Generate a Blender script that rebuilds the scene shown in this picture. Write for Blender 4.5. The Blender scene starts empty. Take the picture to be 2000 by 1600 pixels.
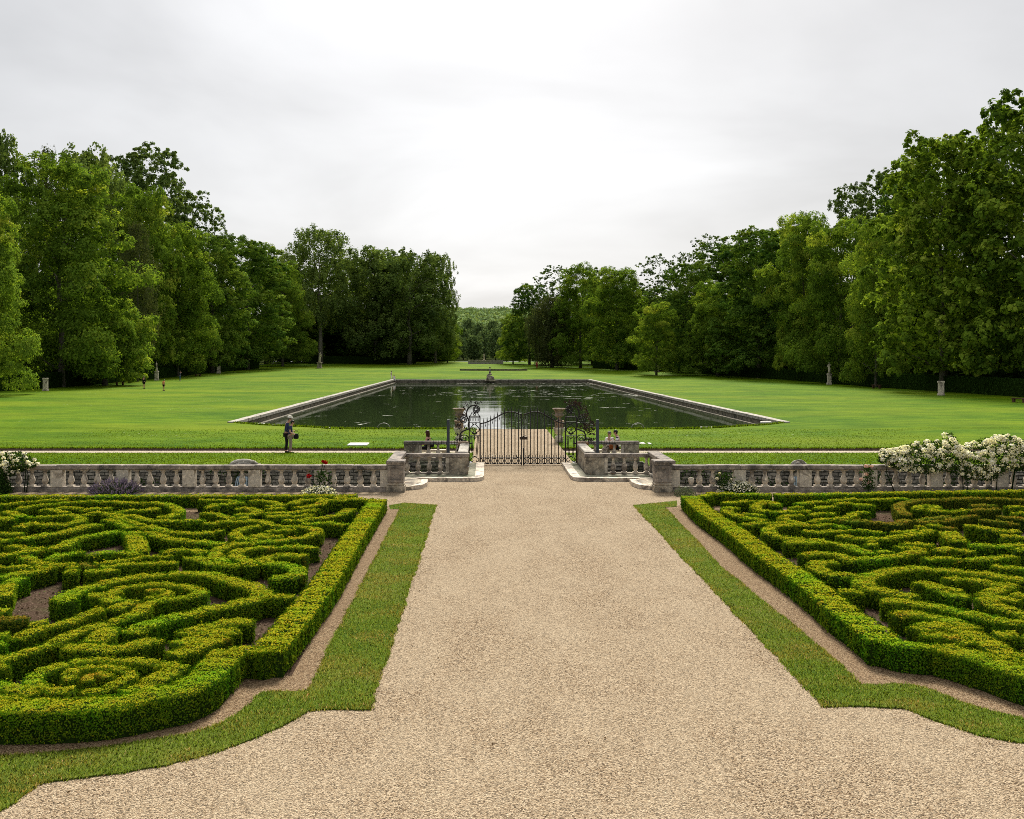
import bpy, bmesh, math, random
import numpy as np
from mathutils import Vector, Matrix

# ---------------------------------------------------------------- camera, sky, sun, exposure
S = bpy.context.scene
COL = S.collection
PI = math.pi
F, HC = 2100.0, 4.7            # focal length in photo pixels, eye height above the terrace
VX, VY = 950.0, 690.0          # where the garden axis meets the horizon in the photo

cam_data = bpy.data.cameras.new("camera")
cam = bpy.data.objects.new("camera", cam_data)
COL.objects.link(cam)
cam.location = (0, 0, HC)
cam.rotation_euler = (PI / 2, 0, 0)
cam_data.sensor_fit = 'HORIZONTAL'
cam_data.sensor_width = 36.0
cam_data.lens = 36.0 * F / 2000.0
cam_data.shift_x = (1000 - VX) / 2000.0
cam_data.shift_y = -(800 - VY) / 2000.0
cam_data.clip_start = 0.1
cam_data.clip_end = 9000
S.camera = cam

SUN_EL, SUN_AZ = math.radians(42), math.radians(6)
world = bpy.data.worlds.new("World")
S.world = world
world.use_nodes = True
nt = world.node_tree
for n in list(nt.nodes):
    nt.nodes.remove(n)


def wn(kind, **kw):
    n = nt.nodes.new(kind)
    for k, v in kw.items():
        setattr(n, k, v)
    return n


def wmath(op, a, b=None, clamp=False):
    n = nt.nodes.new('ShaderNodeMath')
    n.operation = op
    n.use_clamp = clamp
    for i, v in enumerate((a, b)):
        if v is None:
            continue
        if isinstance(v, (int, float)):
            n.inputs[i].default_value = v
        else:
            nt.links.new(v, n.inputs[i])
    return n.outputs[0]


sky = wn('ShaderNodeTexSky')
sky.sky_type = 'NISHITA'
sky.sun_disc = False
sky.sun_elevation = SUN_EL
sky.sun_rotation = SUN_AZ
sky.air_density = 1.0
sky.dust_density = 3.0
tc = wn('ShaderNodeTexCoord')
sep = wn('ShaderNodeSeparateXYZ')
nt.links.new(tc.outputs['Generated'], sep.inputs[0])
zc = wmath('ADD', wmath('MAXIMUM', sep.outputs[2], 0.0), 0.22)
comb = wn('ShaderNodeCombineXYZ')
nt.links.new(wmath('DIVIDE', sep.outputs[0], zc), comb.inputs[0])
nt.links.new(wmath('DIVIDE', sep.outputs[1], zc), comb.inputs[1])
cl = wn('ShaderNodeTexNoise')
cl.inputs['Scale'].default_value = 1.1
cl.inputs['Detail'].default_value = 5.0
cl.inputs['Roughness'].default_value = 0.5
cl.inputs['Distortion'].default_value = 0.4
nt.links.new(comb.outputs[0], cl.inputs['Vector'])
# brightness of the overcast: brightest round the veiled sun, duller behind the camera
sd = Vector((math.sin(SUN_AZ) * math.cos(SUN_EL), math.cos(SUN_AZ) * math.cos(SUN_EL), math.sin(SUN_EL)))
gd = Vector((math.sin(0.02) * math.cos(0.16), math.cos(0.02) * math.cos(0.16), math.sin(0.16)))
dotn = wn('ShaderNodeVectorMath', operation='DOT_PRODUCT')
nt.links.new(tc.outputs['Generated'], dotn.inputs[0])
dotn.inputs[1].default_value = gd
d1 = wmath('MAXIMUM', dotn.outputs['Value'], 0.0)
dots = wn('ShaderNodeVectorMath', operation='DOT_PRODUCT')
nt.links.new(tc.outputs['Generated'], dots.inputs[0])
dots.inputs[1].default_value = (0.0, math.cos(1.05), math.sin(1.05))
d2 = wmath('MAXIMUM', dots.outputs['Value'], 0.0)
glow = wmath('MULTIPLY', wmath('POWER', d1, 18.0), 1.35)
broad = wmath('MULTIPLY', wmath('POWER', d2, 9.0), 8.5)
bright = wmath('ADD', wmath('ADD', glow, broad), 2.75)
cv = wmath('ADD', wmath('MULTIPLY', cl.outputs[0], 0.9), 0.55)
bright = wmath('MULTIPLY', bright, cv)
cc = wn('ShaderNodeMix', data_type='RGBA', blend_type='MULTIPLY')
cc.inputs[0].default_value = 1.0
cc.inputs[6].default_value = (0.975, 0.985, 1.0, 1)
cb = wn('ShaderNodeCombineColor')
for i in range(3):
    nt.links.new(bright, cb.inputs[i])
nt.links.new(cb.outputs[0], cc.inputs[7])
mx = wn('ShaderNodeMix', data_type='RGBA')
mx.inputs[0].default_value = 0.94
nt.links.new(sky.outputs[0], mx.inputs[6])
nt.links.new(cc.outputs[2], mx.inputs[7])
bg = wn('ShaderNodeBackground')
bg.inputs['Strength'].default_value = 0.12
nt.links.new(mx.outputs[2], bg.inputs['Color'])
wo = wn('ShaderNodeOutputWorld')
nt.links.new(bg.outputs[0], wo.inputs[0])

sun_data = bpy.data.lights.new("sun", 'SUN')
sun_data.energy = 4.2
sun_data.angle = math.radians(16)
sun_data.color = (1.0, 0.95, 0.86)
sun = bpy.data.objects.new("sun", sun_data)
COL.objects.link(sun)
sun.rotation_euler = sd.to_track_quat('Z', 'Y').to_euler()
sun.location = (0, 0, 60)

S.view_settings.view_transform = 'Standard'
S.view_settings.look = 'None'
S.view_settings.exposure = 0.85
S.view_settings.gamma = 1.0
S.view_settings.use_curve_mapping = False
S.render.engine = 'CYCLES'
S.cycles.pixel_filter_type = 'BLACKMAN_HARRIS'
S.cycles.filter_width = 0.95
S.cycles.max_bounces = 5
S.cycles.diffuse_bounces = 3
S.cycles.glossy_bounces = 3
S.cycles.transmission_bounces = 3
S.cycles.transparent_max_bounces = 4
S.cycles.caustics_reflective = False
S.cycles.caustics_refractive = False
S.cycles.use_denoising = False

# ---------------------------------------------------------------- helpers
rng = np.random.default_rng(7)
random.seed(7)


def terrain(y):
    return max(0.0, (y - 195.0) * 0.016)


def W(px, py, z=0.0):
    """photo pixel -> point of the horizontal plane at height z"""
    y = F * (HC - z) / (py - VY)
    return ((px - VX) * y / F, y)


def WT(px, py):
    """photo pixel -> point of the terrain"""
    x, y = W(px, py)
    if y > 195:
        y = F * (HC + 195 * 0.016) / ((py - VY) + F * 0.016)
        x = (px - VX) * y / F
    return (x, y, terrain(y))


def tag(o, label=None, cat=None, group=None, kind=None):
    if label: o['label'] = label
    if cat: o['category'] = cat
    if group: o['group'] = group
    if kind: o['kind'] = kind
    return o


def empty(name, loc, rz=0.0, label=None, cat=None, group=None):
    o = bpy.data.objects.new(name, None)
    COL.objects.link(o)
    o.location = loc
    o.rotation_euler = (0, 0, rz)
    o.empty_display_size = 0.2
    return tag(o, label, cat, group)


def link(name, me, parent=None, loc=None):
    o = bpy.data.objects.new(name, me)
    COL.objects.link(o)
    if parent is not None: o.parent = parent
    if loc is not None: o.location = loc
    return o


def copy_tree(o, parent=None):
    c = o.copy()
    COL.objects.link(c)
    if parent is not None: c.parent = parent
    for ch in list(o.children):
        copy_tree(ch, c)
    return c


def np_mesh(name, V, faces, mats, midx=None, smooth=False, attrs=None, normals=None):
    """faces: list of (n,k) int arrays; one numpy-built mesh"""
    me = bpy.data.meshes.new(name)
    V = np.asarray(V, dtype=np.float32)
    me.vertices.add(len(V))
    me.vertices.foreach_set('co', V.ravel())
    loops = np.concatenate([f.ravel() for f in faces]).astype(np.int32)
    sizes = np.concatenate([np.full(len(f), f.shape[1], dtype=np.int32) for f in faces])
    me.loops.add(len(loops))
    me.loops.foreach_set('vertex_index', loops)
    me.polygons.add(len(sizes))
    starts = np.concatenate([[0], np.cumsum(sizes)[:-1]]).astype(np.int32)
    me.polygons.foreach_set('loop_start', starts)
    me.polygons.foreach_set('loop_total', sizes)
    if midx is not None:
        me.polygons.foreach_set('material_index', np.asarray(midx, dtype=np.int32))
    me.polygons.foreach_set('use_smooth', np.full(len(sizes), smooth, dtype=bool))
    for m in mats: me.materials.append(m)
    for k, a in (attrs or {}).items():
        at = me.attributes.new(k, 'FLOAT', 'FACE')
        at.data.foreach_set('value', np.asarray(a, dtype=np.float32))
    me.update(calc_edges=True)
    if normals is not None:
        me.polygons.foreach_set('use_smooth', np.ones(len(sizes), dtype=bool))
        me.normals_split_custom_set_from_vertices(np.asarray(normals, dtype=np.float32))
    return me


class MB:
    """collects boxes, tubes, lathes, blobs; build() links them as ONE mesh object"""
    def __init__(self):
        self.v, self.f, self.s = [], [], []

    def add(self, vs, fs, smooth=False, M=None):
        o = len(self.v)
        for p in vs:
            p = Vector(p)
            if M is not None: p = M @ p
            self.v.append(tuple(p))
        for q in fs:
            self.f.append([o + i for i in q]); self.s.append(smooth)
        return self

    def box(self, x0, x1, y0, y1, z0, z1, bev=0.0, M=None):
        if bev <= 0:
            vs = [(x, y, z) for z in (z0, z1) for x, y in ((x0, y0), (x1, y0), (x1, y1), (x0, y1))]
            fs = [(3, 2, 1, 0), (4, 5, 6, 7), (0, 1, 5, 4), (1, 2, 6, 5), (2, 3, 7, 6), (3, 0, 4, 7)]
            return self.add(vs, fs, M=M)
        b = bev
        rings = []
        for z, i in ((z0, b), (z0 + b, 0), (z1 - b, 0), (z1, b)):
            rings.append([(x0 + i + (b if 0 else 0), y0 + i, z), (x1 - i, y0 + i, z), (x1 - i, y1 - i, z), (x0 + i, y1 - i, z)])
        vs = [p for r in rings for p in r]
        fs = [(3, 2, 1, 0), (12, 13, 14, 15)]
        for k in range(3):
            for j in range(4):
                a, c = k * 4 + j, k * 4 + (j + 1) % 4
                fs.append((a, c, c + 4, a + 4))
        return self.add(vs, fs, M=M)

    def tube(self, pts, rad, n=6, cap=True, closed=False, M=None, smooth=True):
        pts = [Vector(p) for p in pts]
        m = len(pts)
        if not hasattr(rad, '__len__'): rad = [rad] * m
        vs, fs = [], []
        prev = None
        for i, p in enumerate(pts):
            if closed:
                t = pts[(i + 1) % m] - pts[i - 1]
            else:
                t = pts[min(i + 1, m - 1)] - pts[max(i - 1, 0)]
            if t.length < 1e-9: t = Vector((0, 0, 1))
            t.normalize()
            if prev is None:
                a = Vector((0, 0, 1)) if abs(t.z) < 0.9 else Vector((1, 0, 0))
                u = t.cross(a).normalized()
            else:
                u = (prev - t * prev.dot(t))
                u = u.normalized() if u.length > 1e-6 else t.orthogonal().normalized()
            prev = u
            w = t.cross(u)
            for k in range(n):
                an = 2 * PI * k / n
                vs.append(p + (u * math.cos(an) + w * math.sin(an)) * rad[i])
        rr = m if closed else m - 1
        for i in range(rr):
            for k in range(n):
                a, b = i * n + k, i * n + (k + 1) % n
                c, d = ((i + 1) % m) * n + (k + 1) % n, ((i + 1) % m) * n + k
                fs.append((a, b, c, d))
        if cap and not closed:
            fs.append(tuple(range(n - 1, -1, -1)))
            fs.append(tuple((m - 1) * n + k for k in range(n)))
        return self.add(vs, fs, smooth, M)

    def lathe(self, prof, n=12, c=(0, 0, 0), smooth=True, M=None):
        vs, fs = [], []
        for r, z in prof:
            for k in range(n):
                a = 2 * PI * k / n
                vs.append((c[0] + r * math.cos(a), c[1] + r * math.sin(a), c[2] + z))
        for i in range(len(prof) - 1):
            for k in range(n):
                a, b = i * n + k, i * n + (k + 1) % n
                fs.append((a, b, b + n, a + n))
        fs.append(tuple(range(n - 1, -1, -1)))
        fs.append(tuple((len(prof) - 1) * n + k for k in range(n)))
        return self.add(vs, fs, smooth, M)

    def blob(self, c, r, n=10, m=7, jit=0.0, M=None, rnd=random):
        if not hasattr(r, '__len__'): r = (r, r, r)
        vs, fs = [(c[0], c[1], c[2] - r[2])], []
        for i in range(1, m):
            th = PI * i / m
            for k in range(n):
                a = 2 * PI * k / n
                q = 1 + jit * (rnd.random() * 2 - 1)
                vs.append((c[0] + r[0] * q * math.sin(th) * math.cos(a), c[1] + r[1] * q * math.sin(th) * math.sin(a), c[2] - r[2] * q * math.cos(th)))
        vs.append((c[0], c[1], c[2] + r[2]))
        for k in range(n):
            fs.append((0, 1 + (k + 1) % n, 1 + k))
            fs.append((len(vs) - 1, 1 + (m - 2) * n + k, 1 + (m - 2) * n + (k + 1) % n))
        for i in range(m - 2):
            for k in range(n):
                a, b = 1 + i * n + k, 1 + i * n + (k + 1) % n
                fs.append((a, b, b + n, a + n))
        return self.add(vs, fs, True, M)

    def prism(self, poly, z0, z1, M=None):
        """extrude an (x,y) polygon, counter-clockwise"""
        n = len(poly)
        vs = [(x, y, z0) for x, y in poly] + [(x, y, z1) for x, y in poly]
        fs = [tuple(range(n - 1, -1, -1)), tuple(range(n, 2 * n))]
        for i in range(n):
            j = (i + 1) % n
            fs.append((i, j, n + j, n + i))
        return self.add(vs, fs, M=M)

    def mesh(self, name, mat):
        me = bpy.data.meshes.new(name)
        me.from_pydata(self.v, [], self.f)
        me.polygons.foreach_set('use_smooth', self.s)
        for m in (mat if isinstance(mat, (list, tuple)) else [mat]): me.materials.append(m)
        me.update()
        return me

    def build(self, name, mat, parent=None, loc=None):
        return link(name, self.mesh(name, mat), parent, loc)


def poly_mesh(name, pts, z, mat):
    """flat sheet from a (possibly concave) outline"""
    bm = bmesh.new()
    vs = [bm.verts.new((x, y, z)) for x, y in pts]
    f = bm.faces.new(vs)
    f.normal_update()
    if f.normal.z < 0: f.normal_flip()
    bmesh.ops.triangulate(bm, faces=[f])
    me = bpy.data.meshes.new(name)
    bm.to_mesh(me); bm.free()
    me.materials.append(mat)
    return me


def catmull(pts, step):
    pts = [np.array(p, dtype=float) for p in pts]
    if len(pts) == 2:
        L = np.linalg.norm(pts[1] - pts[0]); k = max(2, int(L / step) + 1)
        return np.array([pts[0] + (pts[1] - pts[0]) * t for t in np.linspace(0, 1, k)])
    P = [2 * pts[0] - pts[1]] + pts + [2 * pts[-1] - pts[-2]]
    out = []
    for i in range(1, len(P) - 2):
        p0, p1, p2, p3 = P[i - 1:i + 3]
        k = max(2, int(np.linalg.norm(p2 - p1) / step) + 1)
        for t in np.linspace(0, 1, k, endpoint=False):
            out.append(0.5 * ((2 * p1) + (-p0 + p2) * t + (2 * p0 - 5 * p1 + 4 * p2 - p3) * t * t + (-p0 + 3 * p1 - 3 * p2 + p3) * t ** 3))
    out.append(P[-2])
    return np.array(out)


def unit(a):
    return a / np.maximum(np.linalg.norm(a, axis=-1, keepdims=True), 1e-9)


def leaf_quads(P, N, size, aspect=0.6, jitter=0.7, r=rng, keep=.72):
    """one small rhombic leaf per point, facing roughly along N"""
    n = len(P)
    N0 = unit(N)
    N = unit(N0 + r.normal(0, jitter, (n, 3)))
    leaf_quads.last = np.repeat(unit(N0 * keep + N * (1 - keep)), 4, 0)
    A = unit(np.cross(N, r.normal(0, 1, (n, 3))))
    B = np.cross(N, A)
    s = (np.asarray(size) * r.uniform(0.65, 1.3, n))[:, None] * 0.5
    fold = N * s * 0.25
    V = np.empty((n, 4, 3))
    V[:, 0] = P - A * s
    V[:, 1] = P - B * s * aspect + fold
    V[:, 2] = P + A * s
    V[:, 3] = P + B * s * aspect + fold
    return V.reshape(-1, 3), np.arange(n * 4).reshape(n, 4)

# ---------------------------------------------------------------- materials
class NT:
    def __init__(self, name):
        self.m = bpy.data.materials.new(name)
        self.m.use_nodes = True
        self.t = self.m.node_tree
        self.t.nodes.clear()
        self.out = self.t.nodes.new('ShaderNodeOutputMaterial')

    def n(self, kind, **kw):
        nd = self.t.nodes.new(kind)
        for k, v in kw.items():
            if k in nd.inputs: self.set(nd.inputs[k], v)
            else: setattr(nd, k, v)
        return nd

    def set(self, sock, v):
        if isinstance(v, bpy.types.NodeSocket): self.t.links.new(v, sock)
        elif hasattr(v, '__len__') and len(v) == 3 and sock.type == 'RGBA': sock.default_value = (*v, 1)
        else: sock.default_value = v

    def pos(self):
        return self.n('ShaderNodeNewGeometry').outputs['Position']

    def scale(self, vec, s):
        nd = self.n('ShaderNodeVectorMath', operation='MULTIPLY')
        self.set(nd.inputs[0], vec); nd.inputs[1].default_value = s if hasattr(s, '__len__') else (s, s, s)
        return nd.outputs[0]

    def noise(self, vec, scale, detail=3, rough=0.5, dist=0.0):
        nd = self.n('ShaderNodeTexNoise', Scale=scale, Detail=detail, Roughness=rough, Distortion=dist)
        self.set(nd.inputs['Vector'], vec)
        return nd.outputs[0]

    def math(self, op, a, b=0.0, clamp=False):
        nd = self.n('ShaderNodeMath', operation=op, use_clamp=clamp)
        self.set(nd.inputs[0], a); self.set(nd.inputs[1], b)
        return nd.outputs[0]

    def ramp(self, fac, stops, interp='LINEAR'):
        nd = self.n('ShaderNodeValToRGB')
        nd.color_ramp.interpolation = interp
        els = nd.color_ramp.elements
        while len(els) < len(stops): els.new(0.5)
        for e, (p, c) in zip(els, stops):
            e.position = p
            e.color = (*c, 1) if hasattr(c, '__len__') else (c, c, c, 1)
        self.set(nd.inputs[0], fac)
        return nd.outputs[0]

    def mix(self, fac, a, b, blend='MIX'):
        nd = self.n('ShaderNodeMix', data_type='RGBA', blend_type=blend)
        self.set(nd.inputs[0], fac); self.set(nd.inputs[6], a); self.set(nd.inputs[7], b)
        return nd.outputs[2]

    def bump(self, h, strength=0.5, dist=0.01):
        nd = self.n('ShaderNodeBump', Strength=strength, Distance=dist)
        self.set(nd.inputs['Height'], h)
        return nd.outputs[0]

    def principled(self, color, rough=0.8, normal=None, **kw):
        nd = self.n('ShaderNodeBsdfPrincipled')
        self.set(nd.inputs['Base Color'], color)
        self.set(nd.inputs['Roughness'], rough)
        if normal is not None: self.set(nd.inputs['Normal'], normal)
        for k, v in kw.items(): self.set(nd.inputs[k.replace('_', ' ')], v)
        self.t.links.new(nd.outputs[0], self.out.inputs[0])
        return nd


def plain(name, color, rough=0.7, var=0.12, scale=8.0, **kw):
    m = NT(name)
    p = m.pos()
    n = m.noise(p, scale, 4)
    c = m.mix(m.ramp(n, [(0.3, 0.0), (0.7, 1.0)]), tuple(x * (1 - var) for x in color), tuple(min(1, x * (1 + var)) for x in color))
    kw.setdefault('Specular_IOR_Level', 0.15)
    m.principled(c, rough, m.bump(n, 0.2, 0.01), **kw)
    return m.m


def gravel(name, cols, patch, scale=60.0):
    m = NT(name)
    p = m.pos()
    v = m.n('ShaderNodeTexVoronoi', feature='F1', Scale=scale, Randomness=1.0)
    m.set(v.inputs['Vector'], p)
    sc = m.n('ShaderNodeSeparateColor'); m.set(sc.inputs[0], v.outputs['Color'])
    c = m.ramp(sc.outputs[0], [(i / (len(cols) - 1), q) for i, q in enumerate(cols)])
    v2 = m.n('ShaderNodeTexVoronoi', feature='F1', Scale=scale * 0.37)
    m.set(v2.inputs['Vector'], p)
    sc2 = m.n('ShaderNodeSeparateColor'); m.set(sc2.inputs[0], v2.outputs['Color'])
    c = m.mix(m.ramp(sc2.outputs[1], [(0.80, 0.0), (0.86, 0.35)]), c, cols[-1])
    c = m.mix(m.ramp(sc.outputs[2], [(0.79, 0.0), (0.83, 0.85)]), c, tuple(x * 0.28 for x in cols[0]))
    big = m.noise(m.scale(p, (1.0, .45, 1.0)), 0.7, 6, 0.66, .3)
    c = m.mix(m.ramp(big, [(0.36, 0.0), (0.66, 1.0)]), c, m.mix(0.38, c, patch))
    mid = m.noise(p, 9.0, 4, 0.7)
    c = m.mix(m.ramp(mid, [(0.3, 0.12), (0.45, 0.0)]), c, m.mix(1.0, c, (0.5, 0.46, 0.4), 'MULTIPLY'))
    h = m.math('SUBTRACT', 1.0, m.math('MULTIPLY', v.outputs['Distance'], 1.0))
    h = m.math('ADD', h, m.math('MULTIPLY', sc.outputs[1], 0.6))
    h = m.math('ADD', h, m.math('MULTIPLY', mid, 0.25))
    m.principled(c, 0.9, m.bump(h, 1.0, 0.022), Specular_IOR_Level=0.05)
    return m.m


M_GRAVEL = gravel('gravel_path', [(0.1832, 0.1156, 0.0630), (0.3225, 0.2324, 0.1408), (0.4101, 0.3136, 0.1992), (0.5405, 0.4292, 0.2931)], (0.4888, 0.3948, 0.2690))
M_GRAVEL_DARK = gravel('gravel_border', [(0.1056, 0.0649, 0.0319), (0.2442, 0.1558, 0.0826), (0.3080, 0.2136, 0.1239), (0.4444, 0.3316, 0.2018)], (0.2332, 0.1499, 0.0826))
M_GRAVEL_PALE = gravel('pale_gravel', [(0.34, 0.27, 0.18), (0.52, 0.43, 0.31), (0.62, 0.53, 0.40), (0.72, 0.63, 0.5)], (0.62, 0.53, 0.4))


def soil_mat():
    m = NT('bed_soil')
    p = m.pos()
    n1 = m.noise(p, 22, 5, 0.7); n2 = m.noise(p, 1.6, 3)
    c = m.ramp(n1, [(0.3, (0.03, 0.019, 0.013)), (0.55, (0.095, 0.063, 0.044)), (0.75, (0.24, 0.175, 0.13))])
    c = m.mix(m.ramp(n2, [(0.5, 0.0), (0.75, 0.35)]), c, (0.05, 0.08, 0.02))
    m.principled(c, 0.95, m.bump(n1, 1.0, 0.05), Specular_IOR_Level=0.0)
    return m.m
M_SOIL = soil_mat()


def lawn_mat(name, dark, mid, light, dry, s=1.0, stripes=True):
    m = NT(name)
    p = m.pos()
    fine = m.noise(m.scale(p, (14 * s, 14 * s, 14 * s)), 1.0, 5, 0.75)
    mids = m.noise(m.scale(p, (0.35 * s, 0.9 * s, 1.0)), 1.0, 6, 0.65, 0.3)
    big = m.noise(m.scale(p, (0.035 * s, 0.10 * s, 0.1)), 1.0, 4, 0.55)
    lay = m.noise(m.scale(p, (0.22 * s, 0.30 * s, 0.1)), 1.0, 5, 0.7, 0.4)
    c = m.ramp(fine, [(0.28, dark), (0.5, mid), (0.74, light)])
    c = m.mix(m.ramp(mids, [(0.32, 0.75), (0.52, 0.0)]), c, m.mix(1.0, c, (0.5, 0.62, 0.45), 'MULTIPLY'))
    c = m.mix(m.ramp(mids, [(0.52, 0.0), (0.76, 0.7)]), c, m.mix(1.0, c, (1.35, 1.22, 1.1), 'MULTIPLY'))
    c = m.mix(m.ramp(lay, [(0.36, 0.9), (0.56, 0.0)]), c, m.mix(1.0, c, (0.52, 0.70, 0.5), 'MULTIPLY'))
    far = m.noise(m.scale(p, (0.075 * s, 0.085 * s, 0.1)), 1.0, 7, 0.74, 0.5)
    c = m.mix(m.ramp(far, [(0.38, 0.85), (0.54, 0.0)]), c, m.mix(1.0, c, (0.58, 0.74, 0.55), 'MULTIPLY'))
    c = m.mix(m.ramp(far, [(0.54, 0.0), (0.70, 0.7)]), c, m.mix(1.0, c, (1.35, 1.22, 1.1), 'MULTIPLY'))
    c = m.mix(m.ramp(big, [(0.45, 0.0), (0.72, 0.5)]), c, dry)
    if stripes:
        v = m.n('ShaderNodeTexVoronoi', feature='F1', Scale=1.0)
        m.set(v.inputs['Vector'], m.scale(p, (1.6, 1.6, 1.6)))
        flk = m.ramp(v.outputs['Distance'], [(0.09, 1.0), (0.14, 0.0)])
        patch = m.ramp(m.noise(m.scale(p, (0.06, 0.09, 0.1)), 1.0, 3), [(0.55, 0.0), (0.66, 0.75)])
        c = m.mix(m.math('MULTIPLY', flk, patch), c, (0.42, 0.46, 0.30))
    h = m.math('ADD', fine, m.math('MULTIPLY', mids, 1.5))
    m.principled(c, 0.85, m.bump(h, 0.8, 0.06), Specular_IOR_Level=0.02)
    return m.m
M_LAWN = lawn_mat('lawn', (0.0401, 0.0840, 0.0018), (0.0919, 0.1597, 0.0030), (0.1531, 0.2332, 0.0054), (0.1826, 0.2101, 0.0096))
M_STRIP = lawn_mat('grass_border', (0.061, 0.094, 0.012), (0.116, 0.171, 0.020), (0.182, 0.226, 0.038), (0.232, 0.199, 0.055), 3.0, False)


def forest_floor():
    m = NT('forest_floor')
    n = m.noise(m.pos(), 0.8, 5, 0.6)
    m.principled(m.ramp(n, [(0.35, (0.012, 0.016, 0.006)), (0.65, (0.035, 0.045, 0.014))]), 0.95, None, Specular_IOR_Level=0.0)
    return m.m
M_FLOOR = forest_floor()


def leaf_mat(name, stops, trans=0.30, patch=None, objvar=0.0, gloss=0.04, brown=None):
    """leaf colour from the per-leaf attribute 'tint' (0..1)"""
    m = NT(name)
    a = m.n('ShaderNodeAttribute', attribute_name='tint', attribute_type='GEOMETRY')
    fac = a.outputs['Fac']
    if objvar:
        oi = m.n('ShaderNodeObjectInfo')
        fac = m.math('ADD', fac, m.math('MULTIPLY', m.math('SUBTRACT', oi.outputs['Random'], 0.5), objvar), clamp=True)
    c = m.ramp(fac, stops)
    if patch:
        n = m.noise(m.pos(), patch[0], 3, 0.55)
        c = m.mix(m.ramp(n, [(patch[1], 0.0), (patch[2], patch[4])]), c, m.mix(1.0, c, patch[3], 'MULTIPLY'))
    if brown:
        nb = m.noise(m.pos(), brown, 4, 0.6)
        c = m.mix(m.ramp(nb, [(0.62, 0.0), (0.70, 0.65)]), c, m.mix(1.0, c, (1.25, 0.62, 1.6), 'MULTIPLY'))
    d = m.n('ShaderNodeBsdfDiffuse')
    m.set(d.inputs['Color'], c)
    t = m.n('ShaderNodeBsdfTranslucent')
    m.set(t.inputs[0], m.mix(1.0, c, (1.25, 1.2, 0.6), 'MULTIPLY'))
    mx = m.n('ShaderNodeMixShader')
    mx.inputs[0].default_value = trans
    m.t.links.new(d.outputs[0], mx.inputs[1]); m.t.links.new(t.outputs[0], mx.inputs[2])
    last = mx.outputs[0]
    if gloss > 0.045:
        g_ = m.n('ShaderNodeBsdfGlossy'); g_.inputs['Roughness'].default_value = 0.45
        g_.inputs[0].default_value = (0.8, 0.85, 0.8, 1)
        m2 = m.n('ShaderNodeMixShader'); m2.inputs[0].default_value = gloss * .35
        m.t.links.new(last, m2.inputs[1]); m.t.links.new(g_.outputs[0], m2.inputs[2]); last = m2.outputs[0]
    m.t.links.new(last, m.out.inputs[0])
    return m.m


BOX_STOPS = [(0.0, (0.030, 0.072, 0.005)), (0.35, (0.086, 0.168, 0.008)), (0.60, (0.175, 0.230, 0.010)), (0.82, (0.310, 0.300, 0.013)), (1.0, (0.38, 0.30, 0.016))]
M_BOX = leaf_mat('box_leaves', BOX_STOPS, 0.22, patch=(0.9, 0.50, 0.68, (0.62, 1.12, 0.9), 0.8), brown=1.6)
BOX_RUST = [(0.0, (0.027, 0.052, 0.007)), (0.35, (0.071, 0.103, 0.011)), (0.62, (0.142, 0.144, 0.013)), (0.82, (0.214, 0.172, 0.016)), (1.0, (0.218, 0.115, 0.018))]
M_BOX_RUST = leaf_mat('rusty_box_leaves', BOX_RUST, 0.22, patch=(0.9, 0.52, 0.7, (0.6, 1.15, 0.9), 0.8))
M_BOXCORE = plain('box_inner_twigs', (0.016, 0.032, 0.005), 0.95, 0.4, 30, Specular_IOR_Level=0.0)
M_CLIP = leaf_mat('clipped_hedge_leaves', [(0, (0.012, 0.03, 0.006)), (0.5, (0.028, 0.06, 0.01)), (1, (0.055, 0.10, 0.015))], 0.2)

M_LIME = leaf_mat('lime_leaves', [(0, (0.0576, 0.1068, 0.0114)), (0.4, (0.1421, 0.2359, 0.0282)), (0.75, (0.2678, 0.3493, 0.0418)), (1, (0.4051, 0.4393, 0.0616))], 0.38, objvar=0.22)
M_PLANE = leaf_mat('plane_leaves', [(0, (0.0539, 0.1050, 0.0133)), (0.45, (0.1411, 0.2234, 0.0230)), (0.8, (0.2528, 0.3448, 0.0363)), (1, (0.4253, 0.4940, 0.0823))], 0.28, objvar=0.2, gloss=0.04)
M_CHEST = leaf_mat('chestnut_leaves', [(0, (0.0360, 0.0833, 0.0143)), (0.5, (0.1010, 0.1769, 0.0242)), (1, (0.2270, 0.2999, 0.0440))], 0.25, objvar=0.3)
M_ASH = leaf_mat('ash_leaves', [(0, (0.042, 0.078, 0.021)), (0.5, (0.095, 0.148, 0.037)), (1, (0.185, 0.254, 0.064))], 0.25, objvar=0.3)
M_WILLOW = leaf_mat('willow_leaves', [(0, (0.044, 0.056, 0.021)), (0.5, (0.086, 0.107, 0.038)), (1, (0.153, 0.169, 0.065))], 0.25, objvar=0.3)
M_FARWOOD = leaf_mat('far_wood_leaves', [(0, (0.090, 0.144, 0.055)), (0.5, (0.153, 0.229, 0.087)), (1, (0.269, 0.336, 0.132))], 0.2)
M_SHADE_FILL = leaf_mat('shade_filler_leaves', [(0, (0.012, 0.027, 0.007)), (1, (0.033, 0.063, 0.015))], 0.1)  # very dark leaves for the mass added to darken the wood


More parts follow.
